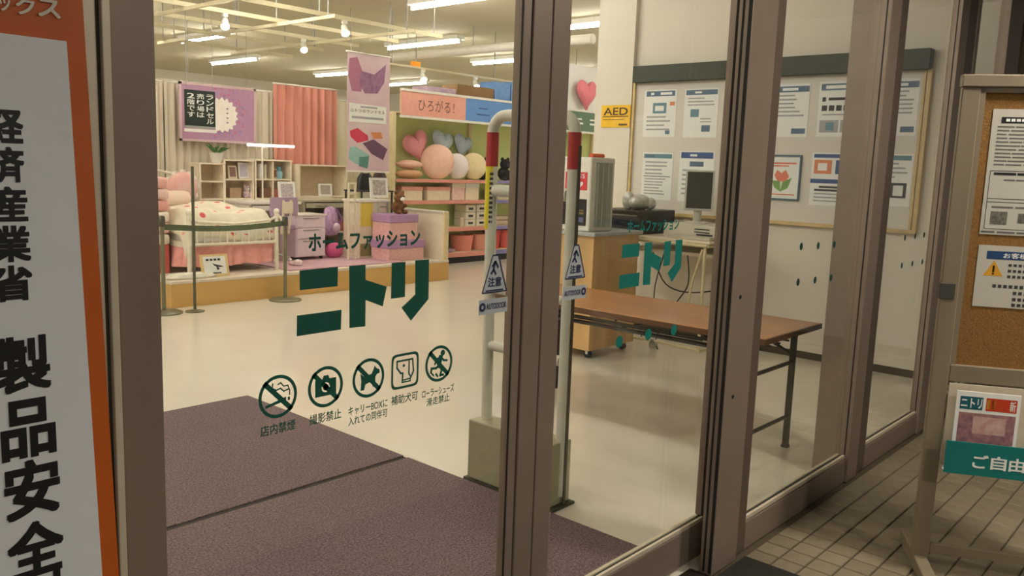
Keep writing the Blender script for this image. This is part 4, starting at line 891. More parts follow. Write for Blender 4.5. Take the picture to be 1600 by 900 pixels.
pcm = mat('photo_print', (170, 130, 120), .5, rgb2=(110, 90, 84), scale=40)
zh = z1_+.001+(Z(376, 252)-z1_)/2+.022; zh2 = z1_+.001+(Z(430, 252)-z1_)/2+.022
frame_pic(357, 370, 259, 279, YD+.15, wd, pcm, 'small photo frame leaning left on the hutch shelf', zb=zh); frame_pic(373, 389, 254, 279, YD+.15, paper, mat('photo_lilac', (190, 186, 214), .5, rgb2=(224, 220, 230), scale=30), 'white photo frame with lilac print on the hutch shelf', zb=zh)
frame_pic(421, 436, 264, 279, YD+.15, cream, mat('photo_brown', (150, 92, 60), .5), 'cream box frame with brown picture beside the blue bottle', zb=zh2)
frame_pic(436, 462, 284, 308, 9.7, paper, mat('dotted_print', (222, 206, 206), .6, rgb2=(150, 140, 150), scale=60), 'white dotted card standing at the desk back', zb=z1_+.001)
frame_pic(498, 519, 287, 307, 10.05, paper, mat('card_print', (206, 190, 180), .6, rgb2=(150, 140, 130), scale=70), 'white printed card standing in the wide low hutch', zb=z2_+.022)
zb2 = zh2
o = root('blue_bottle', (X(446), YD+.16, zb2), 'light blue jar on the hutch shelf', 'bottle')
put('jar', MB().lathe((X(446), YD+.16, zb2), [(.045, 0), (.05, .02), (.05, .09), (.03, .11)], 14), mat('jar_blue', (150, 196, 206), .3), o, smooth=True)
put('lid', MB().lathe((X(446), YD+.16, zb2+.11), [(.032, 0), (.032, .04), (.01, .06)], 12), mat('jar_lid', (90, 150, 170), .4), o, smooth=True)
def plush(x, y, z, s, m, lab, m2=None, ears=True):
    o = root('plush_toy', (x, y, z), lab, 'plush toy')
    mb = MB().ell((x, y, z+s*.42), (s*.42, 0, 0), (0, s*.36, 0), (0, 0, s*.42)); mb.ell((x, y-.12*s, z+s*1.0), (s*.36, 0, 0), (0, s*.32, 0), (0, 0, s*.33))
    if ears: mb.ell((x-.26*s, y-.1*s, z+s*1.3), (s*.13, 0, 0), (0, s*.08, 0), (0, 0, s*.13)).ell((x+.26*s, y-.1*s, z+s*1.3), (s*.13, 0, 0), (0, s*.08, 0), (0, 0, s*.13))
    for q in (-1, 1): mb.ell((x+q*.36*s, y-.2*s, z+.5*s), (s*.14, 0, 0), (0, s*.2, 0), (0, 0, s*.13)); mb.ell((x+q*.24*s, y-.36*s, z+.13*s), (s*.15, 0, 0), (0, s*.24, 0), (0, 0, s*.13))
    put('body', mb, m, o, smooth=True)
    put('muzzle', MB().ell((x, y-.42*s, z+.92*s), (s*.17, 0, 0), (0, s*.1, 0), (0, 0, s*.13)), m2 or m, o, smooth=True)
    put('eyes', MB().ell((x-.13*s, y-.4*s, z+1.08*s), (s*.045, 0, 0), (0, s*.04, 0), (0, 0, s*.05), 8, 6).ell((x+.13*s, y-.4*s, z+1.08*s), (s*.045, 0, 0), (0, s*.04, 0), (0, 0, s*.05), 8, 6), black, o, smooth=True)
plush(X(385, 300, YD+.15), YD+.15, z1_+.022, .12, mat('plush_lilac', (224, 198, 208), .9), 'small lilac plush toy in the lower hutch bay', white)
# books and boxes in the hutches
for i, (px, w_, h, cc, lab) in enumerate(((405.5, .03, .2, (226, 220, 214), 'white book leaning in the left bay of the divided hutch'), (409.5, .025, .18, (150, 160, 130), 'green book in the left bay of the divided hutch'), (413, .03, .19, (214, 196, 170), 'tan book in the left bay of the divided hutch'),
        (393, .03, .17, (236, 226, 220), 'white book at the right side of the photo frames'))):
    x = X(px, 270, YD+.12); zz_ = zh2 if px > 401 else zh; o = root('book', (x, YD+.16, zz_), lab, 'book', 'books in the hutches')
    put('cover', MB().box(x-w_/2, x-w_/2+.003, YD+.09, YD+.24, zz_, zz_+h).box(x+w_/2-.003, x+w_/2, YD+.09, YD+.24, zz_, zz_+h).box(x-w_/2, x+w_/2, YD+.087, YD+.09, zz_, zz_+h), mat('book_%d' % i, cc, .6), o); put('pages', B(x-w_/2+.003, x+w_/2-.003, YD+.09, YD+.235, zz_+.004, zz_+h-.004), paper, o)
for px0, px1, h, cc, lab in ((405, 424, .14, (120, 84, 66), 'dark brown box in the lower left bay of the divided hutch'), (425, 436, .12, (176, 110, 96), 'rust red box in the lower bay of the divided hutch'), (357, 376, .13, (170, 140, 112), 'brown basket in the lower bay beside the lilac plush')):
    put('keepsake_box', B(X(px0, 300, YD+.12)+.01, X(px1, 300, YD+.12), YD+.1, YD+.28, z1_+.0215, z1_+.0215+h), mat('keep_%d' % px0, cc, .7), label=lab, cat='box', bev=.006)
# desk lamp: lit bar on a slim stand
YL = 9.8; la, lb = P(387, 226, Y=YL), P(459, 229, Y=YL); lx = P(410, 250, Y=YL).x
o = root('desk_lamp', (lx, YL, z1_), 'desk lamp with a long lit white bar before the salmon curtain', 'lamp')
put('base', MB().lathe((lx, YL, z1_), [(.09, 0), (.09, .012), (.02, .02)], 18), dwh, o, smooth=True)
put('stand', MB().tube([(lx, YL, z1_+.01), (lx, YL, la.z-.03), ((la.x+lb.x)/2, YL, la.z-.012)], .011), dwh, o, smooth=True)
put('lamp_bar', MB().cyl((la.x, YL, la.z), (lb.x, YL, lb.z), .019, n=10), mat('lamp_lit', (255, 255, 255), .5, emit=(255, 252, 246), es=4.), o, smooth=True)
put('lamp_shade', MB().box(la.x-.01, lb.x+.01, YL-.022, YL+.022, la.z+.016, la.z+.022), dwh, o)
# lilac chair
cx_ = X(448, 340, 8.62); o = root('study_chair', (cx_, 8.8, PT), 'lilac padded study chair with cream posts pulled up to the white desk', 'chair')
lil = mat('lilac_pad', (176, 150, 176), .8)
put('seat', B(cx_-.17, cx_+.17, 8.68, 9.04, .66, .72), lil, o, bev=.02, smooth=True)
put('backrest', MB().sheet(lambda a, b: (cx_-.18+.36*a, 8.66-.03*math.sin(math.pi*a), .83+.22*b), 10, 4, .035), lil, o, smooth=True)
for q in (-.05, .05): put('back_post', MB().tube([(cx_+q, 8.665, .62), (cx_+q, 8.62, .80), (cx_+q, 8.61, 1.02)], .016), cream, o, smooth=True)
put('back_plate', B(cx_-.07, cx_+.07, 8.59, 8.602, .86, 1.0), cream, o, bev=.006)
put('column', MB().cyl((cx_, 8.88, PT+.08), (cx_, 8.88, .66), .025, n=12), lgrey, o, smooth=True)
for i in range(5):
    a_ = i*2*math.pi/5+.3; e_x, e_y = cx_+.19*math.cos(a_), 8.88+.19*math.sin(a_); put('leg', MB().tube([(cx_, 8.88, PT+.1), (e_x, e_y, PT+.05)], .016), lgrey, o, smooth=True); put('caster', MB().ell((e_x, e_y, PT+.026), (.026, 0, 0), (0, .026, 0), (0, 0, .026), 10, 7), paper, o, smooth=True)
# lilac drawer cabinet
YC = 8.72; x0_, x1_ = X(463, 370, YC), X(509, 370, YC); zt2 = Z(486, 337, YC); zb3 = PT+.05
o = root('drawer_cabinet', ((x0_+x1_)/2, YC+.2, PT), 'pale lilac drawer cabinet on casters beside the chair', 'cabinet')
lilw = mat('lilac_white', (230, 214, 224), .5)
put('body', B(x0_, x1_, YC+.015, YC+.36, zb3, zt2), lilw, o); put('top', B(x0_-.01, x1_+.01, YC-.005, YC+.37, zt2, zt2+.015), dwh, o)
hz = (zt2-zb3)
for z0_, z1__ in ((.72, .98), (.45, .70), (.02, .43)):
    dd = put('drawer', B(x0_+.012, x1_-.012, YC, YC+.016, zb3+hz*z0_, zb3+hz*z1__), lilw, o); put('handle', B(x0_+.1, x1_-.1, YC-.008, YC, zb3+hz*z1__-.03, zb3+hz*z1__-.02), grey, dd)
for x in (x0_+.04, x1_-.04):
    for y in (YC+.05, YC+.32): put('caster', MB().cyl((x-.012, y, PT+.025), (x+.012, y, PT+.025), .025, n=12), black, o, smooth=True)
# purple school bag hanging at the desk side
YR = 9.15; bc = P(516, 345, Y=YR); o = root('school_bag', (bc.x, YR, bc.z-.2), 'purple patterned school bag hanging at the grey desk', 'bag')
pm = mat('bag_purple', (168, 124, 172), .7, rgb2=(206, 176, 206), scale=26)
put('body', MB().lathe((bc.x, YR, bc.z-.2), [(.03, 0), (.1, .02), (.115, .12), (.11, .26), (.08, .36), (.02, .39)], 16, sx=.8, sy=1.), pm, o, smooth=True)
put('strap', MB().tube([(bc.x+.04, YR-.05, bc.z-.1), (bc.x+.13, YR-.09, bc.z+.02), (bc.x+.05, YR-.05, bc.z+.17)], .014), mat('strap_purple', (140, 96, 150), .7), o, smooth=True)
put('pocket', MB().ell((bc.x+.03, YR-.1, bc.z-.09), (.06, 0, 0), (0, .03, 0), (0, 0, .07)), mat('pocket_pale', (222, 200, 216), .7), o, smooth=True)
put('hook', MB().cyl((bc.x, YR, bc.z+.18), (bc.x, YR+.335, bc.z+.18), .008, n=8), chrome, o)
a_ = P(527, 352, Y=9.5); put('storage_box', B(a_.x, a_.x+.22, 9.55, 9.85, PT+.27, PT+.43), mat('box_rose', (196, 112, 104), .6), label='rose red box on the shelf under the grey desk', cat='box', bev=.006)
put('inner_shelf', B(a_.x-.15, a_.x+.24, 9.5, 9.95, PT+.25, PT+.27), wd, DK2)
a_ = P(520, 393, Y=8.5); put('pink_pouch', MB().ell((P(522, 368, Y=8.8).x, 8.8, PT+.1), (.13, 0, 0), (0, .09, 0), (0, 0, .10)), mat('pouch_pink', (206, 92, 140), .7), label='bright pink pouch on the platform under the school bag', cat='pouch', smooth=True)
put('pink_slipper', MB().ell((P(462, 402, Y=8.35).x, 8.35, PT+.03), (.05, 0, 0), (0, .12, 0), (0, 0, .03)).ell((P(462, 402, Y=8.35).x, 8.30, PT+.05), (.05, 0, 0), (0, .06, 0), (0, 0, .035)), mat('slipper_white', (236, 216, 216), .9), label='white fluffy slipper on the platform near the bed foot', cat='slipper', smooth=True)
# display case, bags, picture, toys and boxes right of the desks
YC2 = 8.5; x0_, x1_ = X(562, 360, YC2), X(607, 360, YC2); zc_ = Z(585, 312, YC2)
o = root('display_case', ((x0_+x1_)/2, YC2+.2, PT), 'white display case with a yellow panel beside the stacked boxes', 'display case')
put('body', B(x0_+.01, x1_-.01, YC2+.01, YC2+.35, PT+.02, zc_-.03), cream, o); put('top', B(x0_-.01, x1_+.01, YC2-.01, YC2+.36, zc_-.03, zc_), white, o, bev=.004); put('foot', B(x0_, x1_, YC2+.02, YC2+.35, PT, PT+.02), white, o)
put('corner_post', B(x0_+(x1_-x0_)*.6, x0_+(x1_-x0_)*.66, YC2-.006, YC2+.012, PT+.02, zc_-.03), lgrey, o)
put('yellow_panel', B(x0_+.02, x0_+(x1_-x0_)*.44, YC2+.002, YC2+.012, PT+.42, PT+.72), mat('case_yellow', (222, 196, 84), .5), o)
put('olive_panel', B(x0_+.02, x0_+(x1_-x0_)*.5, YC2+.004, YC2+.012, PT+.04, PT+.2), mat('case_olive', (136, 128, 84), .5), o)
put('side_frame', MB().box(x0_+(x1_-x0_)*.66, x1_-.015, YC2-.002, YC2+.012, zc_-.1, zc_-.085).box(x0_+(x1_-x0_)*.66, x1_-.015, YC2-.002, YC2+.012, PT+.12, PT+.135).box(x1_-.03, x1_-.01, YC2-.004, YC2+.012, PT+.02, zc_-.03), grey, o)
frame_pic(579, 607, 278, 309, YC2+.05, paper, mat('photo_grey', (150, 138, 136), .5, rgb2=(214, 206, 200), scale=30), 'white framed photo leaning on top of the display case')
o = root('display_ladder', (X(550, 300, 8.42), 8.42, PT), 'narrow cream ladder rack left of the display case', 'rack')
xl, xr_ = X(545, 300, 8.42), X(555, 300, 8.42); zl = Z(550, 285, 8.42)
for x in (xl, xr_): put('upright', B(x-.01, x+.01, 8.41, 8.43, PT, zl), cream, o)
for i in range(8): z = PT+.08+(zl-PT-.1)*i/7; put('rung', B(xl, xr_, 8.412, 8.428, z, z+.02), cream, o)
YK = 9.0
for i, (xa, xb, ya, yb, m, lab) in enumerate(((558, 583, 271, 297, black, 'black bag on the rack behind the framed photo'), (582, 604, 268, 297, mat('dark_brown_bag', (70, 52, 48), .6), 'dark brown bag behind the framed photo'))):
    a_, b_ = P(xa, yb, Y=YK+.1*i), P(xb, ya, Y=YK+.1*i)
    put('handbag', MB().lathe(((a_.x+b_.x)/2, YK+.1*i, a_.z), [(.02, 0), ((b_.x-a_.x)/2, .01), ((b_.x-a_.x)/2*.95, (b_.z-a_.z)*.7), ((b_.x-a_.x)/2*.6, b_.z-a_.z)], 18, sx=.5, sy=1.).tube([((a_.x+b_.x)/2-.07, YK+.1*i, b_.z-.01), ((a_.x+b_.x)/2, YK+.1*i, b_.z+.07), ((a_.x+b_.x)/2+.07, YK+.1*i, b_.z-.01)], .008), m, label=lab, cat='bag', smooth=True)
o = root('bag_rack', ((X(557, 300, 9.0)+X(606, 300, 9.0))/2, 9.05, PT), 'dark wire rack behind the display case holding bags', 'rack')
xa_, xb_ = X(555, 300, 9.0), X(606, 300, 9.0); zz = Z(570, 297, 9.0)
put('shelf_board', B(xa_, xb_, 8.87, 9.25, zz-.02, zz-.002), dark, o)
for x in (xa_+.02, xb_-.02):
    for y in (8.89, 9.23): put('leg', B(x-.01, x+.01, y-.01, y+.01, PT, zz-.02), dark, o)
put('paper_stack', B(X(584, 300, 8.95), X(602, 300, 8.95), 8.88, 9.0, Z(570, 305, 8.7), Z(570, 305, 8.7)+.06), mat('paper_grey', (120, 118, 108), .6), label='grey paper stack on the wire rack', cat='papers'); bpy.data.objects['paper_stack'].location.z = zz+.0
lid = mat('box_lid_lilac', (176, 136, 178), .5); pkb = mat('box_pink_dots', (214, 158, 158), .6, rgb2=(232, 190, 184), scale=45)
def lidbox(xa, xb, ya, yl, yb, Y, lab, zbase=None):
    a_, b_ = P(xa, yb, Y=Y), P(xb, yl, Y=Y); t_ = P(xb, ya, Y=Y).z; z0_ = zbase if zbase is not None else a_.z
    o = root('storage_box', ((a_.x+b_.x)/2, Y+.18, z0_), lab, 'box', 'pink boxes with lilac lids')
    put('body', B(a_.x+.01, b_.x-.01, Y+.01, Y+.36, z0_, b_.z), pkb, o, bev=.006); put('lid', B(a_.x, b_.x, Y, Y+.37, b_.z, t_), lid, o, bev=.008); return t_
zz = lidbox(607, 664, 374, 386, 408, 8.1, 'pink storage box with lilac lid, the lower of the two', PT)
zz = lidbox(609, 654, 335, 347, 374, 8.12, 'pink storage box with lilac lid, the upper of the two', zz)
plush(X(622, 325, 8.3), 8.3, zz, .21, mat('plush_brown', (112, 72, 36), .9, bump=.6, bscale=60), 'brown shaggy plush lion sitting on the pink boxes', white)
# ---- hanging banner with bag pictures
YH = 8.5; A, D_ = P(543, 81, Y=YH), P(607, 268, Y=YH); O = Vector((A.x, YH-.003, D_.z)); W_, H_ = D_.x-A.x, A.z-D_.z
o = root('hanging_banner', ((A.x+D_.x)/2, YH, D_.z), 'tall pink banner with school bag pictures hanging from the ceiling rail', 'banner')
put('cloth', B(A.x, D_.x, YH-.002, YH+.002, D_.z, A.z), mat('banner_pink', (206, 172, 186), .6, rgb2=(222, 200, 204), scale=3), o)
put('rod', MB().cyl((A.x-.02, YH, A.z+.01), (D_.x+.02, YH, A.z+.01), .01, n=8), white, o); put('rod', MB().cyl((A.x-.01, YH, D_.z-.01), (D_.x+.01, YH, D_.z-.01), .01, n=8), white, o)
cords(o, [(A.x+.05, YH, A.z+.01), (D_.x-.05, YH, A.z+.01)], 3.175)
def bp(mb, m, pts): mb.use(m).flat([(x*W_, y*H_) for x, y in pts], O, U3, V3)
mb = MB(); mb.step = 5e-5; bpu = mat('banner_purple', (130, 84, 124), .6, rgb2=(164, 120, 150), scale=14); bro = mat('banner_rose', (172, 110, 134), .6); 
bp(mb, bro, [(.04, .95), (.22, .97), (.36, .84), (.32, .68), (.1, .68), (.02, .8)]); bp(mb, bpu, [(.3, .86), (.62, .84), (.9, .94), (.86, .78), (.7, .68), (.4, .67), (.28, .74)])
bp(mb, mat('banner_red', (200, 56, 84), .6), [(.06, .34), (.24, .37), (.48, .31), (.5, .27), (.24, .24), (.08, .29)]); bp(mb, mat('banner_orange', (206, 130, 80), .6), [(.55, .34), (.8, .345), (.84, .29), (.62, .285)])
bp(mb, mat('banner_plum', (98, 66, 92), .6), [(.36, .24), (.62, .28), (.96, .2), (.86, .1), (.58, .15)]); bp(mb, mat('banner_aqua', (150, 190, 184), .6), [(.06, .2), (.2, .21), (.52, .14), (.5, .04), (.2, .06), (.04, .1)]); bp(mb, mat('banner_teal', (84, 134, 128), .6), [(.28, .12), (.52, .13), (.48, .02), (.28, .04)])
put('bag_pictures', mb, None, o)
mb = MB(); O = Vector((A.x, YH-.005, D_.z)); bp(mb, paper, [(.04, .58), (.92, .57), (.92, .42), (.04, .42)]); O = Vector((A.x, YH-.006, D_.z))
mb.use(dark).text('ニトリのランドセル', O+U3*W_*.07+V3*H_*.505, U3, V3, W_*.82, H_*.028, bold=.01); mb.use(pr).bars([(W_*.1, H_*.45, W_*.85, H_*.47), (W_*.3, H_*.545, W_*.7, H_*.56)], O, U3, V3)
put('caption_panel', mb, None, o)
# ================================================================== GONDOLA SHELVING
YG = 9.15; gx0, gx1 = 7.72, 12.9
r = root('gondola_shelf', (10.2, 9.4, 0), 'long store shelf with pink fronted boards and green back panel', 'shelf')
gm = mat('gondola_cream', (222, 206, 164), .5)
put('back_panel', B(gx0, gx1, 9.62, 9.66, 0, 2.2), mat('gondola_green', (222, 234, 164), .7, var=.05, scale=2), r)
bays = [7.72, 9.62, 11.2, 12.9]
for i, x in enumerate(bays): put('upright', B(x-.03, x+.03, 9.18 if i == 0 else 9.57, 9.66, 0, 2.2), gm, r)
zs = [(.10, .17), (.50, .56), (.92, .97), (1.235, 1.28)]
fr_p = mat('price_strip_pink', (226, 150, 138), .5); fr_b = mat('price_strip_lilac', (140, 132, 190), .5)
for bi in range(3):
    for z0_, z1__ in zs:
        o = put('shelf_board', B(bays[bi]+.03, bays[bi+1]-.03, YG+.01, 9.57, z1__-.025, z1__), gm, r); put('price_strip', B(bays[bi]+.03, bays[bi+1]-.03, YG, YG+.01, z0_, z1__), fr_p if bi == 0 else fr_b, o)
put('plinth', B(gx0, gx1, YG+.06, 9.62, 0, .1), dark, r)
# sign boards above
zt_, zb_ = P(625, 141, Y=YG).z, P(625, 179, Y=YG).z; sx0, sx1, sx2, sx3 = P(626, 160, Y=YG).x, P(727, 165, Y=YG).x, P(860, 180, Y=YG).x, 12.9
for xa, xb, m, lab, tx in ((sx0, sx1, mat('sign_salmon', (232, 166, 150), .6), 'salmon shelf sign above the heart cushions', 'ひろがる！'), (sx1, sx2, mat('sign_blue', (96, 142, 206), .6), 'light blue shelf sign right of the salmon sign', None), (sx2, sx3, mat('sign_green', (90, 116, 92), .6), 'dark green shelf sign at the far right of the long shelf', 'N')):
    o = root('shelf_sign', ((xa+xb)/2, YG, zb_), lab, 'sign', 'header signs over the long shelf')
    put('panel', B(xa, xb, YG-.012, YG, zb_, zt_), m, o); put('edge_rail', B(xa, xb, YG-.02, YG+.02, zt_, zt_+.035), white, o); put('edge_rail', B(xa, xb, YG-.02, YG+.02, zb_-.035, zb_), white, o)
    Os = Vector((xa, YG-.0135, zb_)); Wd_, Hd_ = xb-xa, zt_-zb_
    if tx == 'ひろがる！': put('lettering', MB().text(tx, Os+U3*Wd_*.25+V3*Hd_*.25, U3, V3, Wd_*.56, Hd_*.5), mat('sign_letter', (110, 80, 74), .6), o)
    elif tx is None: put('lettering', MB().bars([(Wd_*.14, Hd_*.58, Wd_*.24, Hd_*.64), (Wd_*.12, Hd_*.3, Wd_*.26, Hd_*.36)], Os, U3, V3), mat('sign_letter_blue', (60, 90, 150), .6), o)
    else: put('lettering', MB().bars([(.1+.5*i, Hd_*.35, .4+.5*i, Hd_*.45) for i in range(4)]+[(.1+.5*i, Hd_*.58, .36+.5*i, Hd_*.66) for i in range(4)], Os, U3, V3), paper, o)
put('sign_support', MB().box(sx0+.02, sx0+.06, 9.172, 9.19, 2.2, zt_).box(9.6, 9.64, 9.172, 9.19, 2.2, zt_).box(12.8, 12.86, 9.172, 9.19, 2.2, zt_).box(gx0, gx1, 9.19, 9.64, 2.2, 2.215), gm, r)
# boxes stored on top
TZ = 2.216
def sbox3(px0, px1, py0, Y, dep, m, lab, py1=None):
    a_, b_ = P(px0, py0, Y=Y), P(px1, py0, Y=Y); put('stock_box', B(a_.x, b_.x, Y, Y+dep, TZ, a_.z), m, label=lab, cat='box', group='stock boxes on top of the long shelf', bev=.006)
sbox3(668, 713, 134, 9.27, .34, mat('stock_lilac', (178, 148, 172), .7, rgb2=(200, 176, 190), scale=14), 'lilac patterned stock box on top of the long shelf')
sbox3(715, 772, 131, 9.27, .34, mat('stock_brown', (134, 100, 62), .7), 'brown stock box on top of the long shelf')
sbox3(774, 798, 127, 9.27, .34, mat('stock_blue', (96, 138, 200), .7, rgb2=(120, 160, 214), scale=16), 'blue stock box next to the brown one')
sbox3(800, 830, 128, 9.27, .34, mat('stock_blue2', (124, 164, 216), .7), 'pale blue stock box at the right end of the row')
# cushions on the top shelf
S4 = 1.282
def heart(px, py, w_, m, lab, tilt=0.):
    c_ = P(px, py, Y=9.48); n = 28; s = w_/32.; mb = MB(); rows = []
    out = [(16*math.sin(t)**3*s, (13*math.cos(t)-5*math.cos(2*t)-2*math.cos(3*t)-math.cos(4*t))*s) for t in [2*math.pi*i/n for i in range(n)]]
    ct, st = math.cos(tilt), math.sin(tilt); vs = []
    for f_, y in ((.05, -.075), (.55, -.06), (.85, -.035), (1., 0), (.85, .035), (.55, .06), (.05, .075)):
        vs += [(c_.x+(x*ct-z*st)*f_, 9.48+y, c_.z+(x*st+z*ct)*f_) for x, z in out]
    fs = [(i*n+k, i*n+(k+1) % n, (i+1)*n+(k+1) % n, (i+1)*n+k) for i in range(6) for k in range(n)]+[tuple(range(n))[::-1], tuple(range(6*n, 7*n))]
    put('heart_cushion', mb.add(vs, fs), m, label=lab, cat='cushion', group='cushions on the top shelf', smooth=True)
heart(650, 226, .50, mat('cushion_rose', (238, 160, 170), .9), 'pink heart cushion at the left end of the top shelf', .35)
heart(691, 222, .44, mat('cushion_ice', (186, 202, 212), .9), 'pale blue heart cushion left of the other pale blue one', -.2)
heart(723, 226, .40, mat('cushion_ice2', (178, 190, 206), .9), 'pale blue grey heart cushion before the green panel', -.25)
def round_c(px, r_, m, lab, Y):
    x = P(px, 260, Y=Y).x; put('round_cushion', MB().ell((x, Y, S4+r_), (r_*.85, -r_*.53, 0), (.05, .08, .0), (0, 0, r_), 24, 14), m, label=lab, cat='cushion', group='cushions on the top shelf', smooth=True)
round_c(683, .26, mat('cushion_peach', (240, 196, 176), .9), 'round peach cushion in front of the hearts', 9.31); round_c(713, .20, mat('cushion_white', (240, 228, 230), .9), 'round white cushion beside the peach one', 9.33); round_c(740, .21, mat('cushion_cream', (238, 218, 176), .9), 'round cream cushion right of the white one', 9.33)
for i, (px, m, lab) in enumerate(((640, mat('cushion_tan', (206, 160, 122), .9), 'tan flat cushion lying at the left of the top shelf'),)):
    x = P(px, 265, Y=9.3).x; put('flat_cushion', MB().ell((x, 9.32, S4+.07), (.24, 0, 0), (0, .14, 0), (0, 0, .07), 20, 10), m, label=lab, cat='cushion', group='cushions on the top shelf', smooth=True)
x = P(640, 265, Y=9.3).x; put('flat_cushion', MB().ell((x+.02, 9.34, S4+.205), (.23, 0, 0), (0, .14, 0), (0, 0, .065), 20, 10), mat('cushion_blush', (236, 188, 170), .9), label='blush flat cushion stacked on the tan one', cat='cushion', group='cushions on the top shelf', smooth=True)
plush(P(755, 250, Y=9.4).x, 9.43, S4, .26, mat('plush_black', (26, 24, 26), .9), 'black plush toy beside the round cream cushion', mat('plush_black2', (60, 58, 60), .9)); plush(P(788, 255, Y=9.35).x, 9.36, S4, .26, mat('plush_black', (26, 24, 26), .9), 'black plush toy behind the security gate bar', mat('plush_black2', (60, 58, 60), .9))
heart(917, 146, .62, mat('cushion_rose_deep', (226, 128, 138), .9), 'deep pink heart cushion shown above the green shelf sign')
hc = P(917, 146, Y=9.42); put('display_board', B(hc.x-.75, hc.x+.75, 9.57, 9.6, TZ, hc.z+.5), paper, label='white display board behind the deep pink heart', cat='board'); bpy.data.objects['display_board'].name = 'display_board'
# second shelf: pink lidded boxes; third: jars; bottom: bins
def gbox(px0, px1, z, h, m, ml, lab, Y=9.22, dep=.3, grp='boxes on the second shelf'):
    a_, b_ = P(px0, 300, Y=Y).x, P(px1, 300, Y=Y).x; o = root('lidded_box', ((a_+b_)/2, Y+dep/2, z), lab, 'box', grp)
    put('body', B(a_+.006, b_-.006, Y+.006, Y+dep, z, z+h*.72), m, o, bev=.005); put('lid', B(a_, b_, Y, Y+dep+.006, z+h*.72, z+h), ml, o, bev=.005)
S3 = .971; pk1 = mat('shelf_box_pink', (234, 170, 156), .6); pk2 = mat('shelf_box_cream', (238, 220, 196), .6)
gbox(628, 661, S3, .2, pk2, pk1, 'pink lidded box at the left of the second shelf'); gbox(668, 704, S3, .2, pk2, pk1, 'pink lidded box in the middle of the second shelf'); gbox(707, 727, S3, .26, mat('shelf_box_rose', (232, 176, 176), .6, rgb2=(244, 222, 214), scale=20), pk2, 'rose patterned box on the second shelf'); gbox(728, 749, S3, .26, pk2, paper, 'cream box at the right of the second shelf')
S2 = .562; jm = mat('jar_box_white', (232, 222, 206), .5)
for i in range(2):
    for j in range(3):
        px0 = 728+17*i; a_, b_ = P(px0, 335, Y=9.24).x, P(px0+15, 335, Y=9.24).x; z = S2+.112*j
        o = root('white_box', ((a_+b_)/2, 9.35, z), '%s white drawer box of the %s column on the third shelf' % (('bottom', 'middle', 'top')[j], ('left', 'right')[i]), 'box', 'white drawer boxes')
        put('body', B(a_, b_, 9.24, 9.5, z, z+.106), jm, o, bev=.004); put('label_slot', B((a_+b_)/2-.05, (a_+b_)/2+.05, 9.236, 9.24, z+.03, z+.065), dark, o)
x = P(721, 350, Y=9.3).x; lath('candle', x, 9.3, S2, [(.035, 0), (.035, .13), (.01, .14), (.004, .165)], pk2, 'cream candle beside the white drawer boxes', 'candle')
S1 = .171
def bin_(px0, px1, h, m, lab, Y=9.38, fl=.82):
    a_, b_ = P(px0, 385, Y=Y).x, P(px1, 385, Y=Y).x; R_ = (b_-a_)/2; o = root('waste_bin', ((a_+b_)/2, Y, S1), lab, 'bin', 'bins on the bottom shelf')
    put('bucket', MB().lathe(((a_+b_)/2, Y, S1), [(R_*fl, 0), (R_*.97, h-.03), (R_*.97, h), (R_*.92, h), (R_*.92, h-.03), (R_*fl*.9, .012)], 20, sx=min(1., .2/R_), sy=1.), m, o, smooth=True)
    put('rim', MB().lathe(((a_+b_)/2, Y, S1+h-.03), [(R_, 0), (R_, .025), (R_*.95, .03), (R_*.95, 0)], 20, sx=min(1., .2/R_), sy=1.), m, o, smooth=True)
bin_(707, 734, .25, mat('bin_salmon', (232, 142, 128), .5), 'salmon waste bin at the left of the bottom shelf'); bin_(737, 755, .25, mat('bin_peach', (238, 166, 146), .5), 'narrow peach waste bin on the bottom shelf'); bin_(757, 777, .31, mat('bin_red', (222, 84, 84), .5), 'red waste bin behind the gate tube'); bin_(778, 797, .3, mat('bin_red2', (230, 106, 100), .5), 'light red waste bin at the right of the bottom shelf')
x = P(698, 390, Y=9.3).x; put('lilac_plate', MB().lathe((x, 9.3, S1), [(.1, 0), (.13, .03), (.13, .05), (.1, .04)], 20), mat('plate_lilac', (190, 160, 190), .5), label='lilac dish at the far left of the bottom shelf', cat='dish', smooth=True)
for i, (px, zz, m, lab) in enumerate(((788, S3, mat('towel_cream', (222, 212, 190), .9), 'folded cream towel on the lilac edged shelf'), (788, S2, mat('towel_tan', (200, 180, 160), .9), 'folded tan towel below the cream one'), (818, S4, mat('towel_navy', (50, 56, 90), .9), 'dark blue folded cloth beside the black plush'))):
    x = P(px, 300, Y=9.25).x; put('folded_towel', MB().box(x-.2, x+.2, 9.24, 9.55, zz, zz+.07).box(x-.2, x+.2, 9.24, 9.55, zz+.075, zz+.14), m, label=lab, cat='towel', bev=.02, smooth=True)
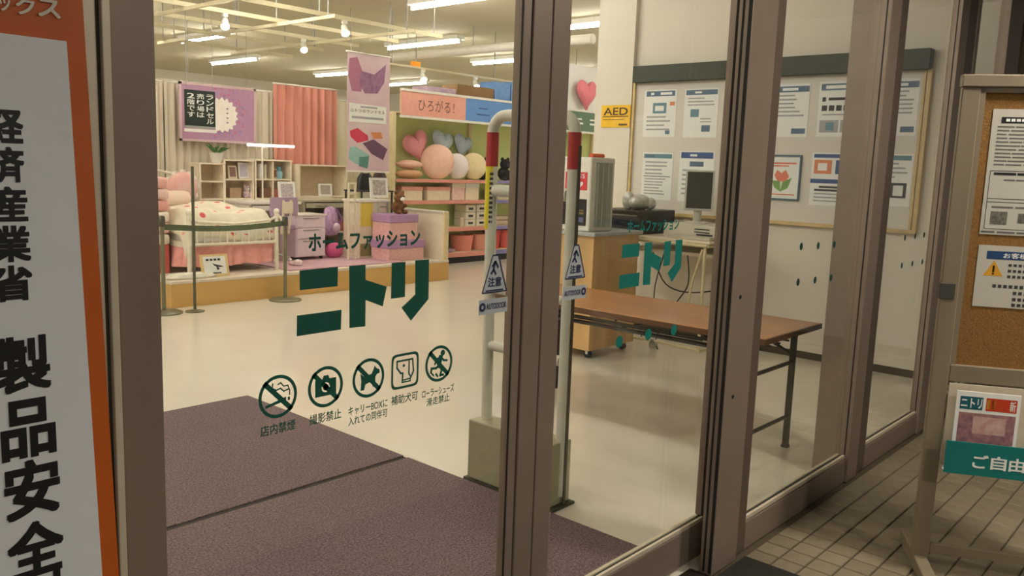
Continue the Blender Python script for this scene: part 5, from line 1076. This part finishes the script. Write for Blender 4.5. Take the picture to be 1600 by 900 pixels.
# ================================================================== CEILING
tubem = mat('lit_tube', (255, 255, 250), .5, emit=(255, 251, 245), es=TUBE); fix = mat('fixture_white', (236, 232, 220), .5)
def lamp(x, y0, y1, z, lab):
    o = root('ceiling_lamp', (x, (y0+y1)/2, z), lab, 'ceiling lamp', 'strip lamps on the ceiling')
    put('fixture', B(x-.09, x+.09, y0-.02, y1+.02, z+.045, 3.72), fix, o)
    put('tube', MB().cyl((x, y0, z+.012), (x, y1, z+.012), .022, n=8), tubem, o, smooth=True)
    put('socket', MB().box(x-.02, x+.02, y0-.02, y0, z-.01, z+.05).box(x-.02, x+.02, y1, y1+.02, z-.01, z+.05), fix, o)
LZ = 3.60
named = {(7.9, 7.55, 9.05): 'lit strip lamp at the top, right of the hanging banner', (10.38, 10.65, 11.75): 'lit strip lamp right above the white duct, nearer half', (10.38, 11.78, 12.55): 'lit strip lamp above the white duct, farther half',
         (7.87, 13.85, 15.55): 'lit strip lamp above the black hanging sign', (10.08, 16.6, 18.5): 'lit strip lamp lower down, right of the first strip over the bed', (10.25, 7.1, 8.15): 'lit strip lamp seen between mullion and white column'}
for (x, a_, b_), l_ in named.items(): lamp(x, a_, b_, LZ, l_)
k = 0
where = ('over the entrance mats', 'over the folding table', 'over the security gate', 'over the counter', 'over the front aisle', 'over the platform', 'behind the curtain wall', 'at the rear of the shop')
for x in (5.45, 3.05, .6, -2.0):
    for y in (2.6, 5.3, 8.0, 12.5, 17.5):
        if x < .5 and y > 9: continue
        if x > 5 and y < 3: continue
        lamp(x, y, y+1.5, LZ, 'strip lamp in the %s row from the right, %s along it' % ({5.45: 'third', 3.05: 'fourth', .6: 'fifth', -2.0: 'sixth'}[x], {2.6: 'first', 5.3: 'second', 8.0: 'third', 12.5: 'fourth', 17.5: 'fifth'}[y]))
for x in (12.8, 15.2):
    for y in (7.2, 11.2, 16.8): lamp(x, y, y+1.5, LZ, 'strip lamp far right, %s row, %s along it' % ({12.8: 'inner', 15.2: 'outer'}[x], {7.2: 'first', 11.2: 'second', 16.8: 'third'}[y]))
# white duct
a_, b_ = P(612, 92, Z=3.35), P(815, 68, Z=3.35)
dx = (a_.x+b_.x)/2
o = root('ceiling_duct', (dx, 9, 3.3), 'white horizontal duct below the double strip lamp', 'duct')
put('duct', MB().cyl((dx, 7.4, 3.35), (dx, 11.8, 3.35), .07, n=14), mat('duct_white', (226, 220, 206), .5), o, smooth=True)
for y in (8.2, 9.8, 11.4): put('hanger', MB().cyl((dx, y, 3.4), (dx, y, 3.72), .008, n=6), grey, o)
# hanging rails with rods
railm = mat('rail_cream', (210, 198, 164), .5); RZ = 3.2; n_ = 0
def rail(p0, p1, lab, h=.05, w_=.035):
    p0, p1 = Vector(p0), Vector(p1); d_ = (p1-p0).normalized(); s_ = Vector((-d_.y, d_.x, 0))
    o = root('ceiling_rail', tuple((p0+p1)/2), lab, 'rail', 'rails hanging below the ceiling')
    put('beam', MB().obox((p0+p1)/2, (p1-p0)/2, s_*w_/2, V3*h/2), railm, o)
    L = (p1-p0).length; n = max(2, int(L/1.7))
    for i in range(n+1): q = p0+d_*(.15+(L-.3)*i/n); put('hanger', MB().cyl(q, (q.x, q.y, 3.72), .008, n=6), grey, o)
for i, y in enumerate((8.5, 9.4, 10.3, 11.2, 12.4)):
    rail((2.2, y, RZ), (7.95 if i != 4 else 8.2, y, RZ), '%s long cream rail across the bedroom display, counted from the front' % ('first', 'second', 'third', 'fourth', 'fifth')[i])
for i, x in enumerate((3.6, 4.8, 6.0, 7.2)):
    rail((x, 8.2, RZ-.05), (x, 12.6, RZ-.05), '%s cream cross rail over the bedroom display, counted from the left' % ('first', 'second', 'third', 'fourth')[i], .04, .03)
a_ = P(600, 98, Z=2.95); b_ = P(815, 125, Z=2.95)
rail((a_.x, a_.y, 2.95), (12.8, a_.y, 2.95), 'thin cream rail with spotlights above the long shelf', .03, .03)
ys = a_.y
def spot(x, y, z, lab, d_=(-.3, -.6, -.7)):
    o = root('spotlight', (x, y, z), lab, 'spotlight', 'spotlights on the rails'); d_ = Vector(d_).normalized(); c_ = Vector((x, y, z-.1))
    put('mount', MB().box(x-.03, x+.03, y-.02, y+.02, z-.04, z).cyl((x, y, z-.04), (x, y, z-.1), .01, n=8), fix, o)
    put('can', MB().cyl(c_-d_*.05, c_+d_*.08, .035, .05, n=14), fix, o, smooth=True); put('lens', MB().cyl(c_+d_*.08, c_+d_*.084, .044, n=14), mat('spot_lit', (255, 250, 230), .5, emit=(255, 246, 226), es=160.), o)
for px, py, lab in ((661, 112, 'small lit spotlight on the thin rail above the salmon sign'), (743, 126, 'small lit spotlight on the thin rail above the brown stock box')):
    p = P(px, py, Y=ys); spot(p.x, ys, 2.935, lab)
for px, py, Y, lab in ((529, 30, 8.5, 'lit spotlight on the front rail near the top edge'), (459, 60, 10.3, 'white spotlight on the third rail before the ceiling'), (258, 35, 9.4, 'white spotlight on a rail at the far left')):
    p = P(px, py, Z=RZ); spot(p.x, Y, RZ-.025, lab)
# orange emergency sign
p = P(651, 101, Y=11.0); o = root('emergency_sign', (p.x, 11.0, p.z), 'small orange sign hanging under the ceiling above the spotlight rail', 'sign')
put('plate', B(p.x-.09, p.x+.09, 11.0, 11.05, p.z-.05, p.z+.05), mat('sign_orange', (240, 150, 20), .5, emit=(240, 140, 10), es=.5), o); put('hanger', MB().cyl((p.x, 11.02, p.z+.05), (p.x, 11.02, 3.72), .008, n=6), grey, o)
